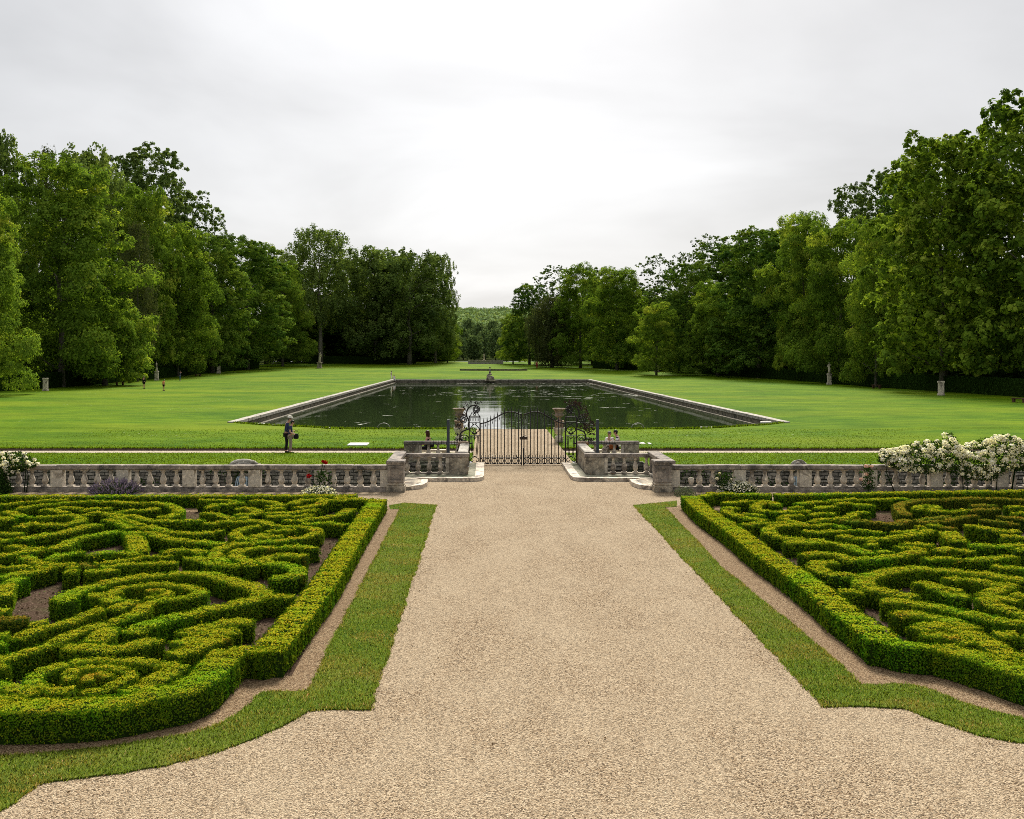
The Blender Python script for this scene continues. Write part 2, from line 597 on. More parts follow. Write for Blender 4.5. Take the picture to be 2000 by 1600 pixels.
def bark(name, c0, c1):
    m = NT(name)
    p = m.scale(m.pos(), (6, 6, 1.2))
    n = m.noise(p, 1.5, 5, 0.65)
    m.principled(m.ramp(n, [(0.3, c0), (0.7, c1)]), 0.9, m.bump(n, 0.8, 0.05))
    return m.m
M_BARK = bark('bark', (0.04, 0.033, 0.026), (0.15, 0.13, 0.105))
M_BARKP = bark('pale_bark', (0.10, 0.085, 0.07), (0.26, 0.23, 0.19))
M_ELM = leaf_mat('elm_leaves', [(0, (0.058, 0.096, 0.026)), (0.5, (0.138, 0.203, 0.046)), (1, (0.254, 0.326, 0.080))], 0.28, objvar=0.35)


def stone(name, base, light, dark, stain=0.45, lichen=0.35, rust=0.0):
    m = NT(name)
    p = m.pos()
    n1 = m.noise(p, 5.0, 6, 0.68, 0.4); n2 = m.noise(p, 26.0, 4, 0.6); n3 = m.noise(p, 2.1, 5, 0.6, 0.6)
    c = m.ramp(n1, [(0.3, base), (0.7, light)])
    c = m.mix(m.ramp(n3, [(0.60 - stain * 0.25, 0.0), (0.62, 0.92)]), c, dark)
    n5 = m.noise(p, 11.0, 5, 0.7)
    c = m.mix(m.ramp(n5, [(0.54, 0.0), (0.64, 0.75)]), c, m.mix(1.0, c, (1.9, 1.85, 1.75), 'MULTIPLY'))
    c = m.mix(m.ramp(n2, [(0.60, 0.0), (0.70, lichen)]), c, (0.50, 0.49, 0.42))
    c = m.mix(m.ramp(n2, [(0.30, 0.75), (0.42, 0.0)]), c, m.mix(1.0, c, (0.4, 0.37, 0.33), 'MULTIPLY'))
    if rust:
        n4 = m.noise(p, 3.3, 4, 0.6, 1.0)
        c = m.mix(m.ramp(n4, [(0.58, 0.0), (0.68, rust)]), c, (0.26, 0.12, 0.04))
    m.principled(c, 0.9, m.bump(m.math('ADD', n1, n2), 0.6, 0.02), Specular_IOR_Level=0.1)
    return m.m
M_STONE = stone('pale_limestone', (0.3696, 0.3181, 0.2531), (0.7056, 0.6227, 0.5040), (0.1680, 0.1422, 0.1187), 0.35)
M_RAIL = stone('weathered_rail_stone', (0.155, 0.136, 0.120), (0.365, 0.311, 0.255), (0.073, 0.066, 0.061), 0.6, 0.5)
M_DIE = stone('clean_ashlar', (0.414, 0.366, 0.297), (0.580, 0.524, 0.428), (0.262, 0.228, 0.179), 0.2, 0.2)
M_MOTTLE = stone('mottled_stone', (0.204, 0.180, 0.133), (0.469, 0.406, 0.312), (0.086, 0.075, 0.062), 0.6, 0.6, 0.5)
M_COPING = stone('pool_coping_stone', (0.281, 0.258, 0.220), (0.431, 0.402, 0.346), (0.160, 0.140, 0.112), 0.35, 0.4)
M_POOLWALL = stone('pool_wall_stone', (0.103, 0.092, 0.073), (0.266, 0.235, 0.175), (0.050, 0.050, 0.037), 0.6, 0.3)
M_URN = stone('urn_stone', (0.15, 0.115, 0.09), (0.30, 0.24, 0.19), (0.065, 0.05, 0.042), 0.5, 0.4, 0.35)
M_WHITE = plain('white_stone', (0.72, 0.69, 0.63), 0.8, 0.1)


def rubble():
    m = NT('rubble_wall_stone')
    p = m.pos()
    s = m.n('ShaderNodeSeparateXYZ'); m.set(s.inputs[0], p)
    cx = m.n('ShaderNodeCombineXYZ')
    m.set(cx.inputs[0], m.math('ADD', s.outputs[0], m.math('MULTIPLY', s.outputs[1], 0.7))); m.set(cx.inputs[1], s.outputs[2])
    wob = m.n('ShaderNodeTexNoise', Scale=2.2, Detail=3.0); m.set(wob.inputs['Vector'], p)
    add = m.n('ShaderNodeVectorMath', operation='MULTIPLY_ADD')
    m.set(add.inputs[0], wob.outputs['Color']); add.inputs[1].default_value = (0.16, 0.12, 0.0); m.set(add.inputs[2], cx.outputs[0])
    b = m.n('ShaderNodeTexBrick', Scale=1.0)
    m.set(b.inputs['Vector'], add.outputs[0])
    b.inputs['Color1'].default_value = (0.50, 0.45, 0.37, 1); b.inputs['Color2'].default_value = (0.22, 0.195, 0.16, 1)
    b.inputs['Mortar'].default_value = (0.028, 0.027, 0.018, 1)
    b.inputs['Mortar Size'].default_value = 0.018; b.inputs['Mortar Smooth'].default_value = 0.3
    b.inputs['Brick Width'].default_value = 0.42; b.inputs['Row Height'].default_value = 0.15
    b.offset = 0.43
    n = m.noise(p, 8, 5, 0.7); n3 = m.noise(p, 0.7, 5, 0.65, 0.5)
    c = m.mix(m.ramp(n, [(0.35, 0.8), (0.6, 0.0)]), b.outputs['Color'], (0.06, 0.055, 0.045))
    c = m.mix(m.ramp(n3, [(0.54, 0.0), (0.68, 0.8)]), c, (0.045, 0.065, 0.018))
    c = m.mix(m.ramp(n, [(0.62, 0.0), (0.72, 0.6)]), c, (0.45, 0.43, 0.38))
    h = m.math('ADD', m.math('MULTIPLY', b.outputs['Fac'], -1.2), n)
    m.principled(c, 0.95, m.bump(h, 1.0, 0.05))
    return m.m
M_RUBBLE = rubble()


def water():
    m = NT('pond_water')
    p = m.pos()
    # smooth water with wind-ruffled streaks and floating scum
    r1 = m.noise(m.scale(p, (0.45, 0.9, 1)), 1.0, 3, 0.5)
    ruf = m.ramp(m.noise(m.scale(p, (0.05, 0.16, 1)), 1.0, 4, 0.6, 0.5), [(0.50, 0.0), (0.66, 1.0)])
    fine = m.noise(m.scale(p, (2.0, 4.5, 1)), 1.0, 3, 0.55)
    h = m.math('ADD', m.math('MULTIPLY', r1, 0.35), m.math('MULTIPLY', m.math('MULTIPLY', fine, ruf), 0.55))
    sc1 = m.noise(m.scale(p, (0.32, 0.6, 1)), 1.0, 6, 0.68, 0.9)
    area = m.ramp(m.noise(m.scale(p, (0.035, 0.05, 1)), 1.0, 3, 0.5), [(0.43, 0.0), (0.60, 0.07)])
    scum = m.ramp(m.math('ADD', sc1, area), [(0.664, 0.0), (0.70, 1.0)])
    c = m.mix(scum, (0.024, 0.038, 0.014), (0.20, 0.21, 0.13))
    rough = m.math('ADD', 0.02, m.math('MULTIPLY', scum, 0.5))
    m.principled(c, rough, m.bump(h, 0.15, 0.05), IOR=1.333)
    return m.m
M_WATER = water()


def metal(name, c, rough=0.45, rust=0.0):
    m = NT(name)
    n = m.noise(m.pos(), 14, 4, 0.6)
    col = m.mix(m.ramp(n, [(0.45, 0.0), (0.62, rust)]), c, (0.09, 0.045, 0.02))
    m.principled(col, rough, Metallic=0.3)
    return m.m
M_IRON = metal('wrought_iron', (0.008, 0.008, 0.008), 0.5, 0.10)
M_IRON_RUST = metal('rusted_iron_leaf', (0.02, 0.015, 0.010), 0.6, 0.8)
M_POST = metal('slate_blue_steel', (0.033, 0.045, 0.060), 0.45)
M_HOOP = metal('grey_metal', (0.22, 0.21, 0.19), 0.5)

M_SKIN = plain('skin', (0.45, 0.25, 0.18), 0.55, 0.06)
M_NAVY = plain('navy_cloth', (0.030, 0.042, 0.096), 0.85)
M_BLACKC = plain('black_cloth', (0.008, 0.008, 0.010), 0.85)
M_TAUPE = plain('taupe_cloth', (0.21, 0.18, 0.145), 0.85)
M_HAT = plain('straw_white_hat', (0.66, 0.62, 0.52), 0.8)
M_HAIRB = plain('brown_hair', (0.045, 0.016, 0.008), 0.5, 0.3, 60)
M_HAIRD = plain('dark_hair', (0.015, 0.011, 0.009), 0.5, 0.3, 60)
M_HAIRG = plain('grey_hair', (0.12, 0.11, 0.10), 0.6, 0.3, 60)
M_WHITEC = plain('white_cloth', (0.72, 0.70, 0.68), 0.85)
M_ORANGE = plain('salmon_cloth', (0.72, 0.27, 0.12), 0.8)
M_DENIM = plain('denim', (0.05, 0.10, 0.22), 0.85)
M_BROWNL = plain('brown_leather', (0.26, 0.08, 0.02), 0.5)
M_BLUEC = plain('blue_cloth', (0.11, 0.18, 0.28), 0.85)
M_REDC = plain('red_cloth', (0.26, 0.02, 0.03), 0.8)
M_WOOD = plain('old_wood', (0.09, 0.05, 0.028), 0.85, 0.3)


def striped():
    m = NT('striped_cloth')
    s = m.n('ShaderNodeSeparateXYZ'); m.set(s.inputs[0], m.pos())
    w = m.math('FRACT', m.math('MULTIPLY', s.outputs[2], 7.0))
    m.principled(m.ramp(w, [(0.0, (0.7, 0.68, 0.66)), (0.66, (0.012, 0.014, 0.022))], 'CONSTANT'), 0.85)
    return m.m
M_STRIPE = striped()
M_PETAL = leaf_mat('white_rose_petals', [(0, (0.560, 0.515, 0.426)), (0.6, (0.874, 0.840, 0.762)), (1, (0.920, 0.920, 0.874))], 0.42, gloss=0.0)
M_PINK = leaf_mat('pink_rose_petals', [(0, (0.62, 0.34, 0.28)), (1, (0.82, 0.62, 0.55))], 0.2, gloss=0.0)
M_RED = leaf_mat('red_rose_petals', [(0, (0.22, 0.006, 0.008)), (1, (0.45, 0.012, 0.016))], 0.15, gloss=0.0)
M_LAV = leaf_mat('lavender_spikes', [(0, (0.10, 0.075, 0.13)), (0.5, (0.20, 0.155, 0.24)), (1, (0.32, 0.27, 0.35))], 0.15, gloss=0.0)
M_SAGE = leaf_mat('grey_green_leaves', [(0, (0.05, 0.07, 0.035)), (1, (0.17, 0.20, 0.12))], 0.2, gloss=0.0)
M_ROSEL = leaf_mat('rose_leaves', [(0, (0.012, 0.032, 0.007)), (1, (0.05, 0.095, 0.018))], 0.2)
M_BLADE = leaf_mat('lawn_blades', [(0, (0.0648, 0.1176, 0.0024)), (0.5, (0.1013, 0.1702, 0.0036)), (1, (0.1531, 0.2259, 0.0072))], 0.3, gloss=0.0)
M_SBLADE = leaf_mat('border_blades', [(0, (0.075, 0.121, 0.012)), (0.5, (0.138, 0.204, 0.022)), (0.85, (0.218, 0.270, 0.040)), (1, (0.368, 0.298, 0.099))], 0.3, gloss=0.0,
                    patch=(1.1, 0.46, 0.62, (1.6, 1.02, 1.6), 0.85))

M_LITTER = leaf_mat('bed_litter', [(0, (.035, .022, .014)), (.55, (.12, .08, .052)), (.86, (.26, .19, .13)), (.93, (.36, .29, .21)), (.95, (.05, .10, .02)), (1, (.09, .15, .03))], .05)
# ---------------------------------------------------------------- ground, ditch, lawn, pool
YB, YD0, YD1 = 36.6, 36.95, 44.3       # front balustrade line, ditch near and far edge
AX = 1.53                              # garden axis
PATH_L, PATH_R = -0.62, 3.72           # gravel path beyond the gate
YG = 45.2                              # gate line
YP0, YP1 = 66.7, 190.0                 # pool near / far edge
WATER_Z = -0.52


def sheet(name, pts, z, mat):
    return tag(link(name, poly_mesh(name, pts, z, mat)), kind='structure')


def rect(x0, x1, y0, y1):
    return [(x0, y0), (x1, y0), (x1, y1), (x0, y1)]

# terrace of pale gravel, in one sheet with the causeway across the ditch and the path to the pool
g = [(-160, -60), (160, -60), (160, YD0), (6.5, YD0), (6.5, 41.1), (3.98, 41.1), (3.98, YD1), (PATH_R, YD1 + 0.2), (PATH_R, YP0 - 0.25),
     (PATH_L, YP0 - 0.25), (PATH_L, YD1 + 0.2), (-0.95, YD1), (-0.95, 41.1), (-3.5, 41.1), (-3.5, YD0), (-160, YD0)]
sheet('gravel_path', g, 0.0, M_GRAVEL)

# grass borders round the two parterres, traced on the ground
GL_OUT = [(852, 987), (722, 1388), (604, 1387), (569, 1409), (520, 1433), (467, 1454), (406, 1474), (325, 1494), (203, 1515), (106, 1526), (73, 1533), (40, 1556), (-10, 1592), (-120, 1640), (-420, 1690)]
GL_IN = [(782, 995), (601, 1350), (575, 1353), (512, 1354), (479, 1386), (439, 1409), (386, 1429), (325, 1442), (203, 1460), (102, 1471), (0, 1477), (-120, 1478), (-420, 1460)]
GR_OUT = [(1238, 988), (1608, 1382), (1680, 1381), (1760, 1385), (1800, 1400), (1880, 1427), (1940, 1441), (2000, 1452), (2100, 1462), (2400, 1455)]
GR_IN = [(1298, 992), (1408, 1108), (1600, 1264), (1682, 1338), (1720, 1339), (1760, 1338), (1804, 1345), (1880, 1373), (2000, 1405), (2100, 1418), (2400, 1412)]


def trace(pts, step=0.5):
    return [W(*p) for p in pts]


def wobble(poly, amp, step=0.16, seed=0):
    r = np.random.default_rng(seed)
    out, ph = [], 0.0
    for a, b in zip(poly, poly[1:]):
        a, b = np.array(a), np.array(b)
        k = max(1, int(np.linalg.norm(b - a) / step))
        for i in range(k):
            ph += r.normal(0, .9); out.append(tuple(a + (b - a) * i / k + r.normal(0, amp * .7, 2) + amp * 1.3 * math.sin(ph)))
    out.append(tuple(poly[-1]))
    return out


def soft(lst, k):
    q = trace(lst)
    return q[:k] + [tuple(p) for p in catmull(q[k:], .25)]


left_out = wobble(soft(GL_OUT, 2), 0.016, seed=1); left_in = wobble(soft(GL_IN, 2), 0.012, seed=2)
right_out = wobble(soft(GR_OUT, 2), 0.016, seed=3); right_in = wobble(soft(GR_IN, 4), 0.012, seed=4)
L_STRIP = [W(760, 988), W(790, 983)] + left_out + left_in[::-1] + [W(762, 995)]
R_STRIP = [W(1322, 979)] + [W(1322, 990)] + right_in + right_out[::-1]
for nm, poly in (('grass_border', L_STRIP), ('grass_border', R_STRIP)):
    sheet(nm, poly, 0.016, M_STRIP)
# edge of the turf: a low earth face so that the grass stands 3 cm above the gravel
for nm, lst in (('turf_edge', left_out), ('turf_edge', left_in), ('turf_edge', right_out), ('turf_edge', right_in)):
    V = [(x, y, z) for (x, y) in lst for z in (-0.01, 0.016)]
    Fc = np.array([(2 * i, 2 * i + 2, 2 * i + 3, 2 * i + 1) for i in range(len(lst) - 1)])
    tag(link(nm, np_mesh(nm, V, [Fc], [M_STRIP])), kind='structure')

# brown gravel margin and the soil of the beds
sheet('brown_gravel_margin', [W(762, 992)] + left_in + [(-26, 12), (-26, 33.0), (-3.0, 33.0)], 0.004, M_GRAVEL_DARK)
sheet('brown_gravel_margin', [W(1322, 989)] + right_in + [(30, 12), (30, 33.2), (6.0, 33.2)], 0.004, M_GRAVEL_DARK)


def H5(px, py, z=0.36): return W(px, py, z)
BED_L = [H5(742, 976), H5(570, 1272), H5(480, 1268), H5(430, 1290), H5(350, 1330), H5(240, 1362), H5(100, 1376), H5(-120, 1366), (-26, 13), (-26, 31.6)]
BED_R = [H5(1349, 970), H5(1720, 1257), H5(1830, 1262), H5(1920, 1286), H5(2000, 1312), H5(2120, 1340), (30, 15), (30, 32.2), (7, 32.2)]
sheet('bed_soil', BED_L, 0.009, M_SOIL)
sheet('bed_soil', BED_R, 0.009, M_SOIL)

# the dry ditch
for x0, x1 in ((-160, -0.95), (3.98, 160)):
    sheet('ditch_floor', rect(x0, x1, YD0, YD1), -1.6, M_FLOOR)
mb = MB()
for x0, x1 in ((-160, -3.5), (6.5, 160)):
    mb.box(x0, x1, YD0 - 0.4, YD0 + 0.003, -1.7, -0.004)
for s_ in (-1, 1):
    q0, q1 = sorted((AX + s_ * 2.3, AX + s_ * 5.24))
    m2 = MB().box(q0, q1, 46.6, 46.8, -1.7, -.006)
    rr = np.random.default_rng(60 + s_)
    for q in range(90):
        sx = rr.uniform(q0, q1 - .5); sz = -1.3 + int(rr.uniform(0, 8)) * .152 + rr.uniform(0, .02)
        m2.box(sx, sx + rr.uniform(.18, .45), 46.6 - rr.uniform(.03, .08), 46.65, sz, sz + rr.uniform(.09, .135), .018)
    m2.box(q0 if s_ < 0 else q1 - .003, q0 + .003 if s_ < 0 else q1, YD1 - .2, 46.6, -1.7, -.006)
    tag(m2.build('retaining_wall', M_RUBBLE), f'short rubble wall under the far balustrade {"left" if s_ < 0 else "right"} of the gate', 'wall')
    sheet('ditch_floor', rect(q0, q1, YD1, 46.6), -1.6, M_FLOOR)
w1 = tag(mb.build('retaining_wall', M_RUBBLE), 'rubble wall on the garden side of the ditch, under the balustrades', 'wall')
for x0, x1, lab in ((-160, -3.75, 'mossy rubble ditch wall seen through the left balustrade'), (6.75, 160, 'mossy rubble ditch wall seen through the right balustrade')):
    rr = np.random.default_rng(int(x1 + 500)); mb = MB()
    mb.box(x0, x1, YD1 - 0.003, YD1 + 0.4, -1.7, -0.005)
    xv0, xv1 = max(x0, -34), min(x1, 40)
    for q in range(420):                                  # stones standing a little out of the wall face
        sx = rr.uniform(xv0, xv1 - .6); sz = -1.4 + int(rr.uniform(0, 9)) * 0.152 + rr.uniform(0, .02); ww = rr.uniform(.18, .5)
        mb.box(sx, sx + ww, YD1 - rr.uniform(.03, .08), YD1 + .05, sz, sz + rr.uniform(.09, .135), .018)
    mb.box(x0, x1, YD1 - 0.05, YD1 + 0.25, -0.06, 0.012)
    tag(mb.build('retaining_wall', M_RUBBLE), lab, 'wall')
mb = MB()
for s in (-1, 1):
    xe = -0.95 if s < 0 else 3.98; xo = -3.5 if s < 0 else 6.5
    mb.box(min(xe, xe - .02 * s), max(xe, xe - .02 * s), 41.1, YD1, -1.7, -0.004)
    mb.box(min(xe, xo), max(xe, xo), 41.08, 41.1, -1.7, -0.004)
    mb.box(min(xo, xo - .02 * s), max(xo, xo - .02 * s), YD0 + .01, 41.08, -1.7, -0.004)
tag(mb.build('causeway_wall', M_RUBBLE), 'stone sides of the causeway that carries the gravel path over the ditch', 'wall')


def xl(y):
    return float(np.interp(y, [66.7, 67.2, 68.4, 69.6, 70.6, 72.6, 190], [-8.2, -10.0, -11.2, -13.4, -14.8, -17.0, -16.3]))
def xr(y):
    return float(np.interp(y, [66.7, 67.2, 68.4, 69.6, 70.6, 72.6, 190], [12.0, 13.8, 15.4, 17.0, 18.4, 20.0, 18.0]))


def grid_rows(rows):
    """rows: list of lists of points, same length -> quads"""
    k = len(rows[0])
    V = [p for r in rows for p in r]
    Fc = [(i * k + j, i * k + j + 1, (i + 1) * k + j + 1, (i + 1) * k + j) for i in range(len(rows) - 1) for j in range(k - 1)]
    return V, Fc


LX0, LX1 = -64.0, 62.0
und = np.random.default_rng(5)


def lz(x, y):
    if y < 54 or abs(y - 66.7) < 0.4 or (60 < y < 191 and (-24 < x < 27)): return terrain(y)
    return terrain(y) + 0.10 * math.sin(x * 0.11 + 1.3) * math.sin(y * 0.07) * min(1, (y - 54) / 20)


lawn = MB()
def lawn_patch(y_list, fx0, fx1, n):
    rows = []
    for y in y_list:
        a, b = fx0(y), fx1(y)
        rows.append([(a + (b - a) * j / n, y, lz(a + (b - a) * j / n, y)) for j in range(n + 1)])
    V, Fc = grid_rows(rows)
    lawn.add(V, Fc, True)


def lin(a, b, n): return list(np.linspace(a, b, n))
PY0, PY1 = 50.75, 53.0                       # sunk cross path
for s in (0, 1):
    fl = (lambda y: LX0) if s == 0 else (lambda y: PATH_R)
    fr = (lambda y: PATH_L) if s == 0 else (lambda y: LX1)
    NL, NR = (-3.71, PATH_L) if s == 0 else (PATH_R, 6.77)
    if s == 0: lawn_patch(lin(YD1 + 0.2, 46.7, 4), fl, lambda y: NL, 16)
    else: lawn_patch(lin(YD1 + 0.2, 46.7, 4), lambda y: NR, fr, 16)
    lawn_patch(lin(46.7, PY0, 5), fl, fr, 20)
    lawn_patch(lin(PY1, YP0, 8), fl, fr, 20)
ys_pool = [66.7, 67.0, 67.2, 67.8, 68.4, 69.0, 69.6, 70.1, 70.6, 71.3, 72.0, 72.6] + lin(76, 190, 30)
lawn_patch(ys_pool, lambda y: LX0, xl, 14)
lawn_patch(ys_pool, xr, lambda y: LX1, 14)
lawn_patch(lin(190, 330, 30), lambda y: LX0, lambda y: LX1, 30)
tag(lawn.build('lawn', M_LAWN), kind='structure')
# sunk cross path with its earth bank
for x0, x1 in ((LX0, PATH_L), (PATH_R, LX1)):
    sheet('cross_path', rect(x0, x1, PY0, PY1), -0.10, M_GRAVEL_PALE)
mb = MB()
for x0, x1 in ((LX0, PATH_L), (PATH_R, LX1)):
    rows = [[(x, PY1 - .05 - .02 * math.sin(x * 3.1), -0.102), (x, PY1 + .005, 0.004)] for x in np.arange(x0, x1 + .3, .3)]
    V, Fc = grid_rows(rows); mb.add(V, Fc, True)
    rows = [[(x, PY0 - .002, 0.003), (x, PY0 + .03, -0.102)] for x in np.arange(x0, x1 + .3, .3)]
    V, Fc = grid_rows(rows); mb.add(V, Fc, True)
    xe = x1 if x1 < 3 else x0
    mb.add([(xe, PY0, -.10), (xe, PY1, -.10), (xe, PY1, .0), (xe, PY0, .0)], [(0, 1, 2, 3)])
tag(mb.build('earth_bank', plain('bare_earth_bank', (0.085, 0.055, 0.042), 0.95, 0.4, 6)), kind='structure')

# woodland floor on both sides and beyond, out to the horizon
for x0, x1 in ((-900, LX0), (LX1, 900)):
    mb = MB()
    rows = [[(x0 + (x1 - x0) * j / 4, y, terrain(y) - 0.01) for j in range(5)] for y in [YD1] + lin(60, 330, 14)]
    V, Fc = grid_rows(rows); mb.add(V, Fc, True)
    tag(mb.build('woodland_ground', M_FLOOR), kind='structure')
mb = MB()
rows = []
for y in [330, 380, 450, 600, 800, 1000, 1300, 1700, 2400, 4000]:
    rows.append([(x, y, float(np.interp(y, [330, 450, 600, 1300, 1700, 4000], [2.15, 3.0, 6.0, 46, 49, 40])) + (2.0 * math.sin(x * .004) if y > 700 else 0)) for x in np.linspace(-2500, 2500, 24)])
V, Fc = grid_rows(rows); mb.add(V, Fc, True)
tag(mb.build('hills', M_FLOOR), kind='structure')

# pool: water, walls with coping, floor ledge
sheet('pond_water', [(xl(72.6) - .3, 72.4), (xl(70) - .3, 69.6), (xl(68) - .3, 67.9), (-8.0, YP0 + .02), (12, YP0 + .02), (xr(68) + .3, 67.9), (xr(70) + .3, 69.6), (xr(72.6) + .3, 72.4), (xr(190) + .3, 190.2), (xl(190) - .3, 190.2)], WATER_Z, M_WATER)


def wall_run(pts, inward, name, label, cope_w=0.62):
    """coped retaining wall following (x,y) points; inward = unit normal towards the water"""
    root = empty(name, (pts[0][0], pts[0][1], 0), 0, label, 'pool wall')
    off = Vector((pts[0][0], pts[0][1], 0))
    ix, iy = inward
    body, cope, ledge = MB(), MB(), MB()
    for (x0, y0), (x1, y1) in zip(pts, pts[1:]):
        n = max(1, int(math.hypot(x1 - x0, y1 - y0) / 1.9))
        for i in range(n):
            a = np.array([x0 + (x1 - x0) * i / n, y0 + (y1 - y0) * i / n]); b = np.array([x0 + (x1 - x0) * (i + 1) / n, y0 + (y1 - y0) * (i + 1) / n])
            d = (b - a) / np.linalg.norm(b - a); a2, b2 = a + d * .006, b - d * .006
            I = np.array([ix, iy]); j = random.uniform(-.012, .012)
            q = [a2 - I * cope_w * .80, b2 - I * cope_w * .80, b2 + I * (.10 + j), a2 + I * (.10 + j)]
            V = [(*p, .0) for p in q] + [(*p, .085 + j) for p in q]
            V = [(p[0] - off.x, p[1] - off.y, p[2] - (.12 if k < 4 else 0)) for k, p in enumerate(V)]
            cope.add(V, [(0, 1, 2, 3), (7, 6, 5, 4), (0, 4, 5, 1), (1, 5, 6, 2), (2, 6, 7, 3), (3, 7, 4, 0)])
        a, b = np.array([x0, y0]), np.array([x1, y1]); I = np.array([ix, iy])
        for grp, o0, o1, z0, z1 in ((body, -.3, .0, -1.4, -.115), (ledge, .0, .34, -1.4, WATER_Z + .045)):
            q = [a + I * o0, b + I * o0, b + I * o1, a + I * o1]
            V = [(p[0] - off.x, p[1] - off.y, z) for z in (z0, z1) for p in q]
            grp.add(V, [(0, 1, 2, 3), (7, 6, 5, 4), (0, 4, 5, 1), (1, 5, 6, 2), (2, 6, 7, 3), (3, 7, 4, 0)])
    body.build('wall_face', M_POOLWALL, root); cope.build('coping', M_COPING, root); ledge.build('ledge', M_POOLWALL, root)
    return root


wall_run([(xl(72.6), 72.6), (xl(190), 190.0)], (1, 0), 'pool_wall', 'long left stone edge of the pool running back from the lawn')
wall_run([(xr(190), 190.0), (xr(72.6), 72.6)], (-1, 0), 'pool_wall', 'long right stone edge of the pool running back from the lawn')
wall_run([(xl(190), 190.0), (xr(190), 190.0)], (0, -1), 'pool_wall', 'short stone wall closing the far end of the pool', 0.5)
mb = MB()
near = [(xl(y), y) for y in (72.6, 71.3, 70.6, 69.6, 68.4, 67.2, 66.7)] + [(xr(y), y) for y in (66.7, 67.2, 68.4, 69.6, 70.6, 71.3, 72.6)]
rows = [[(x, y, 0.0), (x, y + .03, -1.4)] for x, y in near]
V, Fc = grid_rows(rows); mb.add(V, Fc)
tag(mb.build('pool_wall', M_POOLWALL), 'near wall of the pool under the lawn edge', 'pool wall')
# bare coping slabs showing in the near turf edge
for i, (px, py, w, d, lab) in enumerate(((638, 836, .75, .3, 'white stone slab in the turf at the near left of the pool'), (1380, 835, .8, .3, 'white stone slab in the turf at the near right of the pool'),
                                       (506, 828, .7, .3, 'white stone slab at the near left pool corner'), (1496, 824.5, .7, .35, 'white stone slab at the near right pool corner'))):
    x, y = W(px, py)
    m_ = MB().box(-w / 2, w / 2, -d / 2, d / 2, -.1, .035, .015)
    o = m_.build('stone_slab', M_WHITE, None, (x, y, 0)); tag(o, lab, 'slab', 'white slabs along the near pool edge')
x, y = W(700, 868.5)
o = MB().box(-.5, .5, -.62, .62, -.05, .05, .012).build('stone_slab', M_WHITE, None, (x, y, 0)); tag(o, 'clean white slab lying flat on the lawn left of the gate', 'slab')
x, y = W(1252, 867)
mb = MB()
for k in range(7):
    a = random.uniform(-.42, .38); mb.box(a, a + random.uniform(.08, .2), -.3, .3, -.05, .02 + random.random() * .03, .01)
o = mb.build('stone_slab', M_WHITE, None, (x, y, 0)); tag(o, 'broken white slab half sunk in the lawn right of the gate', 'slab')

# ---- short grass blades where the camera is near enough to see them


def in_poly(P, poly):
    poly = np.array(poly); x, y = P[:, 0], P[:, 1]; ins = np.zeros(len(P), bool)
    j = len(poly) - 1
    for i in range(len(poly)):
        xi, yi = poly[i]; xj, yj = poly[j]
        c = ((yi > y) != (yj > y)) & (x < (xj - xi) * (y - yi) / (yj - yi + 1e-12) + xi)
        ins ^= c; j = i
    return ins


def blades(name, P, h, w, z0, mat, seed):
    r = np.random.default_rng(seed); n = len(P)
    a = r.uniform(0, 2 * PI, n); hh = h * r.uniform(.5, 1.3, n)
    d = np.stack([np.cos(a), np.sin(a), np.zeros(n)], 1) * (w * r.uniform(.6, 1.3, n))[:, None] / 2
    B = np.concatenate([P, np.full((n, 1), z0)], 1)
    lean = np.concatenate([r.normal(0, .5, (n, 2)), np.ones((n, 1))], 1) * hh[:, None]
    V = np.empty((n, 3, 3)); V[:, 0] = B - d; V[:, 1] = B + d; V[:, 2] = B + lean
    return tag(link(name, np_mesh(name, V.reshape(-1, 3), [np.arange(3 * n).reshape(n, 3)], [mat], attrs={'tint': np.clip(r.normal(.5, .24, n), 0, 1)}, normals=np.tile([0.0, 0.0, 1.0], (3 * n, 1)))), kind='stuff')


def fill(poly, per_m2, seed, ymin=-1e9):
    r = np.random.default_rng(seed); p = np.array(poly); lo, hi = p.min(0), p.max(0)
    lo[0], hi[0] = max(lo[0], -9), min(hi[0], 16); lo[1] = max(lo[1], 9.0)
    n = int((hi[0] - lo[0]) * (hi[1] - lo[1]) * per_m2)
    P = r.uniform(lo, hi, (n, 2)); P = P[in_poly(P, poly)]
    keep = r.random(len(P)) < np.clip(15.0 / P[:, 1], 0.22, 1)
    return P[keep]


for poly, sd_ in ((L_STRIP, 11), (R_STRIP, 12)):
    blades('grass_blades', fill(poly, 3600, sd_), 0.030, 0.012, 0.014, M_SBLADE, sd_)
r_ = np.random.default_rng(21)
for lst in (left_out, left_in, right_out, right_in):       # blades leaning out over the cut edge
    E = np.array([p for p in lst if 9 < p[1] < 34 and -10 < p[0] < 17]); i = r_.integers(0, len(E) - 1, 5000); f = r_.random((5000, 1))
    blades('grass_blades', E[i] * (1 - f) + E[i + 1] * f + r_.normal(0, .018, (5000, 2)), 0.04, 0.014, 0.0, M_SBLADE, 26)
P = np.stack([r_.uniform(-23, 26, 60000), r_.uniform(YD1 + .22, PY0, 60000)], 1)
P = P[((P[:, 0] < PATH_L) | (P[:, 0] > PATH_R)) & ((np.abs(P[:, 0] - AX) > 5.25) | (P[:, 1] > 46.75))]
blades('grass_blades', P, 0.04, 0.035, 0.0, M_BLADE, 22)
P = np.stack([r_.uniform(-30, 34, 46000), PY1 + (YP0 + 1 - PY1) * r_.random(46000) ** 1.4], 1)
ok = ((P[:, 0] < PATH_L) | (P[:, 0] > PATH_R)) & (P[:, 1] < YP0 - .1)
